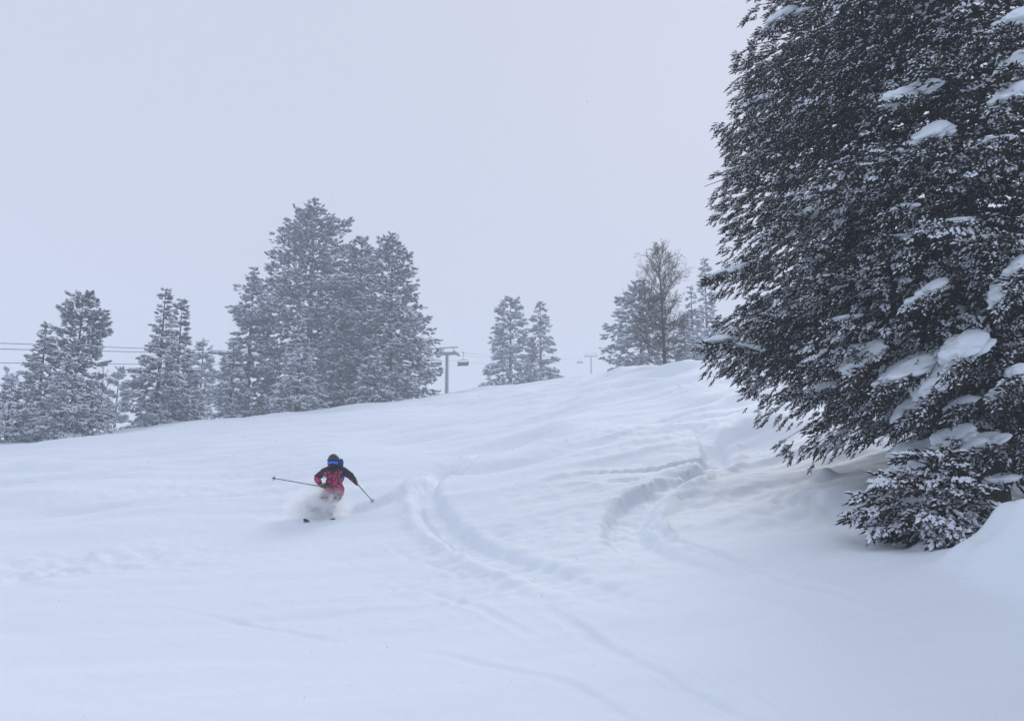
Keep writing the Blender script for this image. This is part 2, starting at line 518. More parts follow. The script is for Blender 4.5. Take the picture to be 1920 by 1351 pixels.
def spray_template(seed, shoots, core_r, n_needle, needle_len, needle_w, snow_p, snow_w, snow_h, core_sides=3, spindle=False):
    """a twig spray of unit length along +X, flat in XY. Returns foliage (v,f) and snow (v,f)"""
    r = np.random.default_rng(seed)
    fv, ff, sv, sf = [], [], [], []
    for (o, d, L) in shoots(r):
        d = d / np.linalg.norm(d)
        up = np.array([0, 0, 1.0]); side = np.cross(up, d); side /= np.linalg.norm(side); up2 = np.cross(d, side)
        b = len(fv)
        bulge = r.uniform(.8, 1.25)
        if spindle:
            m_ = o + d * L * r.uniform(.45, .72); ph_ = r.uniform(0, 1.57)
            a1 = (side * math.cos(ph_) + up2 * math.sin(ph_)) * core_r * bulge; a2 = (up2 * math.cos(ph_) - side * math.sin(ph_)) * core_r * bulge
            fv += [o + d * L * .02, o + d * L, m_ + a1, m_ - a1, m_ + a2, m_ - a2]
            ff += [(b, b + 2, b + 1), (b, b + 1, b + 3), (b, b + 4, b + 1), (b, b + 1, b + 5)]
        else:
            for k in range(core_sides):
                th = 2 * math.pi * k / core_sides + math.pi / 2
                fv.append(o + d * L * .12 + core_r * (math.cos(th) * side + math.sin(th) * up2))
            fv.append(o + d * L)
            for k in range(core_sides):
                ff.append((b + k, b + (k + 1) % core_sides, b + core_sides))
        for k in range(n_needle):
            t = (k + r.uniform(0, 1)) / n_needle
            th = r.uniform(0, 2 * math.pi)
            rad = math.cos(th) * side + math.sin(th) * up2
            nd = d * 0.75 + rad * 0.8; nd /= np.linalg.norm(nd)
            p = o + d * L * (0.1 + 0.85 * t)
            wv = np.cross(nd, rad); wv /= max(np.linalg.norm(wv), 1e-6)
            b = len(fv)
            nl = needle_len * r.uniform(.7, 1.2)
            fv += [p - wv * needle_w * .5, p + wv * needle_w * .5, p + nd * nl]
            ff.append((b, b + 1, b + 2))
        if r.uniform() < snow_p:
            w = snow_w * r.uniform(.7, 1.3); h = snow_h * r.uniform(.7, 1.3)
            a0 = o + d * L * r.uniform(0.0, .25) + up * core_r * .5
            a1 = o + d * L * r.uniform(.8, 1.05) + up * core_r * .3
            m = a0 * .45 + a1 * .55
            b = len(sv)
            sv += [a0, a1, m + side * w + up * core_r * .2, m - side * w + up * core_r * .2, m + up * (h + core_r)]
            sf += [(b, b + 2, b + 4), (b + 2, b + 1, b + 4), (b + 1, b + 3, b + 4), (b + 3, b, b + 4)]
    fv = np.array(fv); ff = np.array(ff)
    sv = np.array(sv) if sv else np.zeros((0, 3)); sf = np.array(sf) if sf else np.zeros((0, 3), int)
    return fv, ff, sv, sf

def shoots_near(r):
    out_ = [(np.array([.45, 0, 0]), np.array([1, 0, r.uniform(-.1, .15)]), .5)]
    for i in range(5):
        x = .02 + .11 * i
        for s in (-1, 1):
            L = (.40 - .03 * i) * r.uniform(.7, 1.2)
            out_.append((np.array([x + r.uniform(-.03, .03), s * .015, 0]), np.array([.75, s * r.uniform(.45, 1.1), r.uniform(-.45, .40)]), L))
    return out_

def shoots_far(r):
    out_ = [(np.array([.35, 0, 0]), np.array([1, 0, r.uniform(-.05, .3)]), .65)]
    for i in range(3):
        x = .02 + .2 * i
        for s in (-1, 1):
            L = (.62 - .08 * i) * r.uniform(.8, 1.15)
            out_.append((np.array([x, 0, 0]), np.array([.8, s * r.uniform(.5, 1.0), r.uniform(-.2, .35)]), L))
    return out_

T_NEAR = [spray_template(100 + k, shoots_near, .040, 1, .15, .040, p, w, h, 3, True) for k, (p, w, h) in enumerate(
    [(0.08, .036, .03), (0.10, .036, .03), (0.55, .046, .05), (0.55, .046, .05), (.95, .060, .075), (.95, .065, .085)])]
T_FAR = [spray_template(200 + k, shoots_far, .12, 0, .28, .13, p, w, h) for k, (p, w, h) in enumerate(
    [(0.0, .06, .06), (0.0, .06, .06), (0.40, .11, .10), (0.40, .11, .10), (.9, .16, .17), (.9, .17, .18)])]

def stamp(templates, kind, pos, fwd, up, scale, r, which):
    """foliage and snow meshes of many sprays"""
    X = norm(fwd); Z = norm(up - (up * X).sum(1, keepdims=True) * X); Y = np.cross(Z, X)
    Mx = np.stack([X, Y, Z], 2)                         # columns
    var = r.uniform(0, 1, len(pos))
    FV, FF, SV, SF, VA = [], [], [], [], []
    nf = ns = 0
    for k, (fv, ff, sv, sf) in enumerate(templates):
        s = np.nonzero(which == k)[0]
        if len(s) == 0: continue
        A = np.einsum('nij,vj->nvi', Mx[s], fv) * scale[s][:, None, None] + pos[s][:, None]
        FV.append(A.reshape(-1, 3)); VA.append(np.repeat(var[s], len(fv)))
        FF.append((ff[None] + (np.arange(len(s)) * len(fv))[:, None, None]).reshape(-1, 3) + nf); nf += len(s) * len(fv)
        if len(sv):
            A = np.einsum('nij,vj->nvi', Mx[s], sv) * scale[s][:, None, None] + pos[s][:, None]
            SV.append(A.reshape(-1, 3))
            SF.append((sf[None] + (np.arange(len(s)) * len(sv))[:, None, None]).reshape(-1, 3) + ns); ns += len(s) * len(sv)
    fo = (np.concatenate(FV), np.concatenate(FF), np.concatenate(VA))
    sn = (np.concatenate(SV), np.concatenate(SF)) if SV else None
    return fo, sn

def boughs(r, H, Rf, nb, e_low, e_top, lumps, h0, lean=(0, 0)):
    """bough list of a conifer in local coordinates: origin, azimuth, elevation, length"""
    B = []
    for k in range(nb):
        q = (k + r.uniform(0, 1)) / nb
        h = min(h0 + (1 - h0) * q ** 1.1, .985)
        az = k * 2.39996 + r.uniform(-.45, .45)
        e = e_low + (e_top - e_low) * h + r.normal(0, .09)
        lump = 1.0
        for (la, lh, lw, lg) in lumps:
            da = (az - la + math.pi) % (2 * math.pi) - math.pi
            lump += lg * math.exp(-(da / .6) ** 2 - ((h - lh) / lw) ** 2)
        L = max(Rf(h), .12) * r.uniform(.74, 1.10) * lump / max(math.cos(e), .45)
        B.append((lean[0] * h * H, lean[1] * h * H, h * H, az, e, L))
    return np.array(B)

def bough_point(B, t, sag, tipup):
    o = B[:, :3]; az, e, L = B[:, 3], B[:, 4], B[:, 5]
    hd = np.stack([np.cos(az), np.sin(az), 0 * az], 1)
    z = L * (np.sin(e) * t - sag * t * t + tipup * np.maximum(0, t - .55) ** 2)
    p = o + hd * (L * np.cos(e) * t)[:, None]
    p[:, 2] += z
    return p

def sprays_on(r, B, n, sag, tipup, wid, thick, t_pow=.62, w_pow=1.35):
    """n sprays spread through the fan-shaped, hanging volume of the boughs"""
    wgt = B[:, 5] ** w_pow; wgt = wgt / wgt.sum()
    k = r.choice(len(B), n, p=wgt)
    b = B[k]
    t = .10 + .90 * r.uniform(0, 1, n) ** t_pow
    p = bough_point(b, t, sag, tipup); q = bough_point(b, t + .06, sag, tipup)
    tan = norm(q - p)
    az, L = b[:, 3], b[:, 5]
    sd = np.stack([-np.sin(az), np.cos(az), 0 * az], 1)
    hd = np.stack([np.cos(az), np.sin(az), 0 * az], 1)
    w = wid * L * np.sin(np.pi * np.clip(.06 + .90 * t, 0, 1)) ** .75
    lat = r.uniform(-1, 1, n)
    off = lat * w
    dn = r.uniform(0, 1, n) ** 1.6                                  # 0 on top of the bough, 1 hanging under it
    th = thick * L * (.35 + .65 * np.sin(np.pi * np.clip(t, 0, 1)))
    pos = p + sd * off[:, None] + tan * (-.25 * np.abs(off))[:, None]
    pos[:, 2] += -.16 * np.abs(off) - dn * th + r.normal(0, .012, n) * L
    fwd = tan + sd * (lat * .75)[:, None] + r.normal(0, .20, (n, 3)) + np.array([0, 0, -1.0]) * (dn * .55)[:, None]
    up = np.array([0, 0, 1.0]) + hd * (.15 + .5 * dn)[:, None] + r.normal(0, .22, (n, 3))
    return pos, fwd, up, t, dn

def trunk_and_limbs(root, H, r0, bl, mat, limb_r, lean=(0, 0), every=1):
    tb = MB()
    hs = np.linspace(-0.06, .98, 9)
    tb.tube([(lean[0] * h * H, lean[1] * h * H, h * H) for h in hs], [max(r0 * (1 - h) ** .9 if h < 1 else 0, .012) for h in np.clip(hs, 0, .995)], 8)
    tb.build('trunk', mat, root, True)
    lb = MB()
    for i, b in enumerate(bl):
        if i % every: continue
        lb.tube(b, [limb_r * (1 - .85 * k / (len(b) - 1)) for k in range(len(b))], 4, cap=False)
    lb.build('limbs', mat, root, True)['kind'] = 'stuff'

def limb_lines(B, sag, tipup):
    ts = np.linspace(0, .95, 6)
    P = np.stack([bough_point(B, np.full(len(B), t), sag, tipup) for t in ts], 1)
    return list(P)

PROFILES = {
    'cone':   ([0, .06, .15, .35, .6, .85, 1], [.55, .9, 1.0, .80, .50, .19, .02]),
    'spire':  ([0, .06, .2, .45, .7, .9, 1], [.7, 1.0, .95, .66, .38, .17, .03]),
    'dome':   ([0, .1, .25, .45, .65, .82, .93, 1], [.55, .85, 1.0, .95, .76, .48, .24, .03]),
    'ragged': ([0, .1, .25, .45, .65, .85, .95, 1], [.5, .85, 1.0, .9, .72, .52, .30, .04]),
}

def conifer(name, label, px, Y, top_py, hw_px, profile, n_branch, seed, snow=(.5, .3, .2), spray=None, mat='needle_far', group=None,
            lumps=(), e=(-.25, .75), cat='tree', lean=(0, 0), sag=.12, dens=1.0):
    x = (px - 960.0) / F
    # place by the horizontal position on the slope
    b = at(px, 760, Y); b = np.array([b[0], Y, 0.0]); b[2] = zg(b[0], Y) - 0.15
    top = at(px, top_py, Y)[2]
    H = top - b[2]
    Rm = hw_px * 1.09 * Y / F
    r = np.random.default_rng(seed)
    xs, ys = PROFILES[profile]
    wob = [1 + .16 * math.sin(7 * h + seed) + .10 * math.sin(17 * h + seed * 2.3) for h in np.linspace(0, 1, 60)]
    def Rf(h):
        return Rm * float(np.interp(h, xs, ys)) * wob[int(h * 59)]
    sp = spray if spray else max(.27, 8.2 * Y / F)      # about 9 photograph pixels long
    e = (e[0], {'cone': .30, 'spire': .25, 'dome': .55, 'ragged': .6}[profile])
    B = boughs(r, H, Rf, n_branch, e[0], e[1], lumps, .02, lean)
    prof_area = np.mean(np.interp(np.linspace(0, 1, 40), xs, ys)) * 2 * Rm * H
    n = int(dens * 4.6 * prof_area / (sp * sp * .45))
    pos, fwd, up, tt, dn = sprays_on(r, B, n, sag, .25, .40, .15, .62, 1.35 if profile in ('dome', 'ragged') else .95)
    tocam = -b[:2] / np.linalg.norm(b[:2])
    facing = (pos[:, :2] @ tocam) / np.maximum(np.linalg.norm(pos[:, :2], axis=1), 1e-6)
    deep = r.uniform(0, 1, n) < np.where(tt < .5, .55, 0)
    k = (r.uniform(0, 1, n) < np.where(facing > -.3, 1.0, .38)) & (~deep)
    pos, fwd, up, tt, dn = pos[k], fwd[k], up[k], tt[k], dn[k]
    # leader
    lead = np.array([[lean[0] * H, lean[1] * H, H - sp * (.75 + .45 * i)] for i in range(5)])
    pos = np.vstack([pos, lead]); fwd = np.vstack([fwd, np.stack([r.normal(0, .25, 5), r.normal(0, .25, 5), np.ones(5)], 1)])
    up = np.vstack([up, r.normal(0, 1, (5, 3))]); tt = np.concatenate([tt, np.ones(5)]); dn = np.concatenate([dn, np.zeros(5)])
    scale = sp * r.uniform(.8, 1.35, len(pos)) * np.where(tt < .5, 1.7, 1.0)
    bl = limb_lines(B, sag, .25)
    c = np.cumsum(snow); u = r.uniform(0, c[-1], len(pos))
    patch = perlin(pos[:, 0] * 1.1 + seed, pos[:, 2] * 1.4 + pos[:, 1] * .7, seed)     # snow lies in patches
    u = np.clip(u + (.35 * patch + .24 - .36 * dn) * c[-1], 0, c[-1] * .999)
    lev = np.searchsorted(c, u)
    which = np.clip(lev, 0, 2) * 2 + r.integers(0, 2, len(pos))
    fo, sn = stamp(T_FAR, 'far', pos, fwd, up, scale, r, which)
    root = empty(name, b)
    tag(root, label, cat, group)
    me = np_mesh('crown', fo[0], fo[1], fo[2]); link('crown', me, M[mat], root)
    if sn is not None:
        s = link('snow_cover', np_mesh('snow_cover', sn[0], sn[1]), M['cap'], root)
        s['kind'] = 'stuff'
    trunk_and_limbs(root, H, .018 * H + .03, bl, M['bark'], .035 * max(.6, Rm / 3), lean, 2)
    return root, b, H, Rm, len(fo[1]) + (len(sn[1]) if sn else 0)

NTRI = 0
G_L, G_M, G_C, G_P, G_R = ('firs on the left of the slope', 'firs between the wires and the big clump', 'firs of the big clump on the crest',
                          'pair of firs beyond the crest', 'hazy trees beside the big dark fir')
def C(*a, **k):
    global NTRI
    r = conifer(*a, **k); NTRI += r[4]; return r
# left group, in front of the lift wires
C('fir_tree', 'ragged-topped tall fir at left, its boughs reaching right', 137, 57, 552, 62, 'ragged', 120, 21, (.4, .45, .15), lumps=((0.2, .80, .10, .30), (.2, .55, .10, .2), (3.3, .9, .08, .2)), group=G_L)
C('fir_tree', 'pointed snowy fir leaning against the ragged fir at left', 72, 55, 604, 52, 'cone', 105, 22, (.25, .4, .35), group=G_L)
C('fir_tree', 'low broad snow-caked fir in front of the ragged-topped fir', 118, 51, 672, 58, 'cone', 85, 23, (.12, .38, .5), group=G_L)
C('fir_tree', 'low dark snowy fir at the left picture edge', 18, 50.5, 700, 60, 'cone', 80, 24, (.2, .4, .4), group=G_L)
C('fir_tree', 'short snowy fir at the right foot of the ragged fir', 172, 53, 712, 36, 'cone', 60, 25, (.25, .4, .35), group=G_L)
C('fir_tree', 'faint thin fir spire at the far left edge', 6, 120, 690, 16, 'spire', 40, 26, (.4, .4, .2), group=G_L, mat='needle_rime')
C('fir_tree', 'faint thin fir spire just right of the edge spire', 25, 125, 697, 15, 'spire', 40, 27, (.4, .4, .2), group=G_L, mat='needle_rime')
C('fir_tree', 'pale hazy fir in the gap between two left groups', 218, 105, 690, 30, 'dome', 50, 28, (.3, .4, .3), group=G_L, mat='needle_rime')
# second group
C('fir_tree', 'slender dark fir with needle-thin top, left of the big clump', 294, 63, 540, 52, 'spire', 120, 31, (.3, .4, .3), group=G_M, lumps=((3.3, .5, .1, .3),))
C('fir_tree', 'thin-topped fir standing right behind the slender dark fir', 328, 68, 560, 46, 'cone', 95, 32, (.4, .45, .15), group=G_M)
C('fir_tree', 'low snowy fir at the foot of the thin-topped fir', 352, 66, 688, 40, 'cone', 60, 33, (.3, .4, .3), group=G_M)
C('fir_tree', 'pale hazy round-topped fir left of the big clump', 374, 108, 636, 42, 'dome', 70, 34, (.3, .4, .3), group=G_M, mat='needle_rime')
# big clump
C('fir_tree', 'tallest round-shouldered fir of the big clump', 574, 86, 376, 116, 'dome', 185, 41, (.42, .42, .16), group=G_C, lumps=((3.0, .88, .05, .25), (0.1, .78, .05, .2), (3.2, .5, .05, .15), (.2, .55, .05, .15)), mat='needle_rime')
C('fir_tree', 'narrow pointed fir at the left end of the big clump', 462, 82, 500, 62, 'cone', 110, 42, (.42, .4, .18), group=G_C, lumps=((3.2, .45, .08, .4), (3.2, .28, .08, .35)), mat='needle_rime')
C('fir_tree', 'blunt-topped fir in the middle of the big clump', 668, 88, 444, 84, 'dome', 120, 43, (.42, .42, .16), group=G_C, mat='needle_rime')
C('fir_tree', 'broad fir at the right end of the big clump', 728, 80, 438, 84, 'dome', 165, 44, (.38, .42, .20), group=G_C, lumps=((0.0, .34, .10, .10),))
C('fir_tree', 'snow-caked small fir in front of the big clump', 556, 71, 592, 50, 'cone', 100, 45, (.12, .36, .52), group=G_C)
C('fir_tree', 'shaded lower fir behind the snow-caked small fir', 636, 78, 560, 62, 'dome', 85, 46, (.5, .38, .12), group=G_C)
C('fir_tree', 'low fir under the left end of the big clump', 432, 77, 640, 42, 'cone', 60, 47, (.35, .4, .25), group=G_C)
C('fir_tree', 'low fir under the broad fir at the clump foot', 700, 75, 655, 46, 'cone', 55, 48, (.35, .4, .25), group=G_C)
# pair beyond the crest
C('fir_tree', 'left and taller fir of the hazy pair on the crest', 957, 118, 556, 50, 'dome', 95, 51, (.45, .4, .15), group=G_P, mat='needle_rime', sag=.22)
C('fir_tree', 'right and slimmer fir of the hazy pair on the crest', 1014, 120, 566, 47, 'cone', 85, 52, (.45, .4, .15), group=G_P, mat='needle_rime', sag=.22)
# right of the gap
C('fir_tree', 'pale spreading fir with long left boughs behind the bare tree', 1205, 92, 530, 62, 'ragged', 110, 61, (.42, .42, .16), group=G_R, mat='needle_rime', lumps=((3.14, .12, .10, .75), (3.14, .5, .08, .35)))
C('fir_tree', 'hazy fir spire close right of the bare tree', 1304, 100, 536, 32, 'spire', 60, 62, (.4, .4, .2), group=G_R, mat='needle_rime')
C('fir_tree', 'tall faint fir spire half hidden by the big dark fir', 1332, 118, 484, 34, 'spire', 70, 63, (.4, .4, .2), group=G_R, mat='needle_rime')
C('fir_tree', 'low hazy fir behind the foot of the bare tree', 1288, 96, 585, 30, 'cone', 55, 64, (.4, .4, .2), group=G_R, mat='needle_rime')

# ------------------------------------------------------------------ bare trees
def bare_tree(name, label, px, Y, top_py, seed, spread, nb, group=None, h0=.10, fine=3):
    b = at(px, 700, Y); b[1] = Y; b[2] = zg(b[0], Y) - .1
    H = at(px, top_py, Y)[2] - b[2]
    r = np.random.default_rng(seed)
    root = empty(name, b); tag(root, label, 'tree', group)
    tr = MB(); hs = np.linspace(-.03, 1, 14)
    wob = np.cumsum(r.normal(0, .006 * H, (14, 2)), axis=0) * np.linspace(0, 1, 14)[:, None]
    tp = np.array([(wob[i, 0] - .012 * h * H, wob[i, 1], h * H) for i, h in enumerate(hs)])
    tr.tube(tp, [max(.016 * H * (1 - .93 * max(h, 0)), .008) for h in hs], 8)
    tr.build('trunk', M['bare_bark'], root, True)
    br = MB(); tw = MB()
    def shoot(mb, o, d, L, rad, depth):
        d = d / np.linalg.norm(d)
        n = 5; pts = [o]; dd = d.copy()
        for k in range(n):
            dd = dd + r.normal(0, .13, 3) + np.array([0, 0, .07]); dd /= np.linalg.norm(dd)
            pts.append(pts[-1] + dd * L / n)
        mb.tube(pts, [rad * (1 - .8 * k / n) for k in range(n + 1)], 3 if depth else 5, cap=False)
        if depth < fine - 1 and L > .12:
            m = int(6 + L * 3.5) if depth == 0 else 5
            for k in range(m):
                t = r.uniform(.25, 1.0); i = min(n - 1, int(t * n)); p = pts[i] + (pts[i + 1] - pts[i]) * (t * n - i)
                td = pts[i + 1] - pts[i]; td /= np.linalg.norm(td)
                perp = np.cross(td, r.normal(0, 1, 3)); perp /= np.linalg.norm(perp)
                shoot(tw, p, td * .8 + perp * r.uniform(.5, .95), L * r.uniform(.28, .5), max(rad * .5, .011), depth + 1)
    for k in range(nb):
        h = h0 + (.97 - h0) * (k + r.uniform()) / nb
        az = k * 2.4 + r.uniform(-.5, .5)
        o = np.array([np.interp(h, hs, tp[:, 0]), np.interp(h, hs, tp[:, 1]), h * H])
        prof = np.interp(h, [0, .12, .3, .6, .85, 1], [.8, 1.0, 1.0, .92, .72, .35])
        e = np.interp(h, [0, .4, 1], [.05, .45, .95]) + r.normal(0, .12)
        L = spread * prof * r.uniform(.7, 1.12)
        shoot(br, o, np.array([math.cos(az) * math.cos(e), math.sin(az) * math.cos(e), math.sin(e)]), L, .0045 * H * (1 - .6 * h), 0)
    br.build('branches', M['bare_bark'], root, True)['kind'] = 'stuff'
    tw.build('twigs', M['twig'], root, False)['kind'] = 'stuff'
    return root
bare_tree('bare_tree', 'leafless brown tree with fine twigs on the crest', 1247, 56, 470, 5, 2.25, 95)
bare_tree('bare_tree', 'small dead twiggy tree beside the ragged fir at left', 196, 56, 688, 9, 1.3, 16, h0=.3, fine=2)

# ------------------------------------------------------------------ chairlift
T1 = np.array([(838 - 960) / F, 0, 0]); T1 = at(838, 664, 140.0)
T2 = at(1108, 668, 325.0)
ldir = norm(np.array([T2[0] - T1[0], T2[1] - T1[1], 0.0])); lperp = np.array([ldir[1], -ldir[0], 0.0])

def lift_tower(label, top, ground_z, arm, rad, group):
    root = empty('lift_tower', (top[0], top[1], ground_z)); tag(root, label, 'lift tower', group)
    hz = top[2] - ground_z
    MB().tube([(0, 0, -.8), (0, 0, hz * .5), (0, 0, hz)], [rad * 1.12, rad, rad * .92], 12).build('column', M['steel'], root, True)
    MB().tube([(0, 0, -.8), (0, 0, .35)], [rad * 2, rad * 2], 12).build('footing', M['steel'], root, False)
    ld = MB()
    for s_ in (-.18, .18):
        ld.tube([(rad + .1, s_, .5), (rad + .1, s_, hz)], .025, 4)
    for k in range(int(hz / .35) - 1):
        ld.tube([(rad + .1, -.18, .6 + .35 * k), (rad + .1, .18, .6 + .35 * k)], .018, 4)
    ld.build('ladder', M['steel'], root)['kind'] = 'stuff'
    pv = Vector(lperp); dv = Vector(ldir); tilt = Vector((0, 0, 1))
    Mx = Matrix((pv, dv, tilt)).transposed()
    MB().box((0, 0, hz + .12), (arm, .24, .26), Mx).build('crossarm', M['steel'], root, False, .03)
    for s in (-1, 1):
        c = pv * s * arm + Vector((0, 0, hz - .05))
        sh = MB()
        sh.box(c, (.09, 1.7, .12), Mx)
        o = sh.build('sheave_beam', M['dark_steel'], root)
        for k in range(6):
            q = c + dv * (-1.5 + .6 * k) + Vector((0, 0, .22))
            MB().tube([q - pv * .06, q + pv * .06], .2, 10).build('sheave_wheel', M['dark_steel'], o, True)
        wf = MB()
        MB().tube([c + pv * s * -.4 + Vector((0, 0, .2)), c + pv * s * -.55 + Vector((0, 0, 1.15))], .06, 6).build('lifting_frame_post', M['steel'], root)
    MB().tube([pv * -(arm - .2) + Vector((0, 0, hz + 1.2)), pv * (arm + .25) + Vector((0, 0, hz + 1.2))], .10, 6).build('lifting_frame_rail', M['steel'], root)
    return root
G1 = zg(T1[0], T1[1]); G2 = zg(T2[0], T2[1])
ARM1, ARM2 = 1.75, 2.5
lift_tower('grey chairlift tower just right of the big fir clump', T1, G1, ARM1, .27, 'chairlift towers')
lift_tower('faint far chairlift tower near the spreading pale fir', T2, G2, ARM2, .30, 'chairlift towers')

def cable_pts(a, b, sag, n=24, ext=0.0):
    ts = np.linspace(-ext, 1, n)
    return [a + (b - a) * t + np.array([0, 0, -sag * 4 * t * (1 - t) if 0 <= t <= 1 else 0]) for t in ts]

def wire(label, p0, T1p, T2p, rad):
    pts = cable_pts(p0, T1p, .35, 20, .35) + cable_pts(T1p, T2p, 1.6, 20)[1:]
    end = T2p + (T2p - T1p) * .3
    pts.append(end)
    o = MB().tube(pts, rad, 5).build('lift_cable', M['cable'], None, True)
    tag(o, label, 'cable', 'chairlift cables')
    return pts
def left_point(py, off):
    # where the lift line (shifted sideways by off) crosses the left picture edge
    d = ray(0, py); d = d / d[1]
    p = T1 + lperp * off
    # p + ldir*s : x = d0*y
    s = (d[0] * p[1] - p[0]) / (ldir[0] - d[0] * ldir[1])
    y = p[1] + ldir[1] * s
    return d * y
up_ = np.array([0, 0, 1.0])
wA = wire('highest lift cable crossing the sky at left', left_point(643, -ARM1), T1 - lperp * ARM1 + up_ * .40, T2 - lperp * ARM2 + up_ * .4, .024)
wB = wire('second lift cable just below the highest one', left_point(654, ARM1), T1 + lperp * ARM1 + up_ * .40, T2 + lperp * ARM2 + up_ * .4, .024)
wC = wire('lowest lift cable behind the left firs', left_point(680, 0), T1 - up_ * 1.1, T2 - up_ * 1.2, .02)

def lift_chair(label, p, hang, width, yaw, riders=False):
    root = empty('lift_chair', p, 0); tag(root, label, 'lift chair', 'chairs hanging on the lift')
    pv = Vector(lperp); dv = Vector(ldir); z = Vector((0, 0, 1))
    Mx = Matrix((pv, dv, z)).transposed()
    MB().box((0, 0, 0), (.07, .28, .07), Mx).build('grip', M['dark_steel'], root)
    MB().tube([Vector((0, 0, 0)), z * -hang * .55, z * -hang], [.05, .045, .045], 6).build('hanger_arm', M['steel'], root)
    w = width / 2
    a = z * -hang
    fr = MB()
    fr.tube([a - pv * w * .6, a + pv * w * .6], .05, 6)
    for s in (-1, 1):
        fr.tube([a + pv * s * w * .6, a + pv * s * w - z * .25, a + pv * s * w - z * 1.0, a + pv * s * w - z * 1.1 - dv * .5], .045, 6)
    fr.build('bail_frame', M['steel'], root, True)
    MB().box(a - z * 1.06 - dv * .27, (w, .27, .06), Mx).build('seat', M['seat'], root, False, .02)
    MB().box(a - z * .66 + dv * .04, (w * .97, .035, .26), Mx).build('backrest', M['seat'], root, False, .015)
    sb = MB(); sb.tube([a + pv * w - z * .55, a + pv * w - z * .5 - dv * .55, a - pv * w - z * .5 - dv * .55, a - pv * w - z * .55], .03, 5)
    sb.build('safety_bar', M['steel'], root, True)
    return root
def on_wire(pts, px):
    best = None
    for a, b in zip(pts[:-1], pts[1:]):
        for t in np.linspace(0, 1, 30):
            p = a + (b - a) * t
            if p[1] < 1: continue
            q = 960 + F * p[0] / (p[1] * CP + p[2] * SP)
            if best is None or abs(q - px) < best[0]: best = (abs(q - px), p)
    return best[1]
lift_chair('empty lift chair hanging left of the grey tower', on_wire(wA, 818), 1.35, 2.0, 0)
lift_chair('empty lift chair hanging right of the grey tower', on_wire(wB, 869), 1.35, 2.0, 0)
lift_chair('faint lift chair hanging by the far tower', on_wire(wA, 1087), 1.5, 2.4, 0)

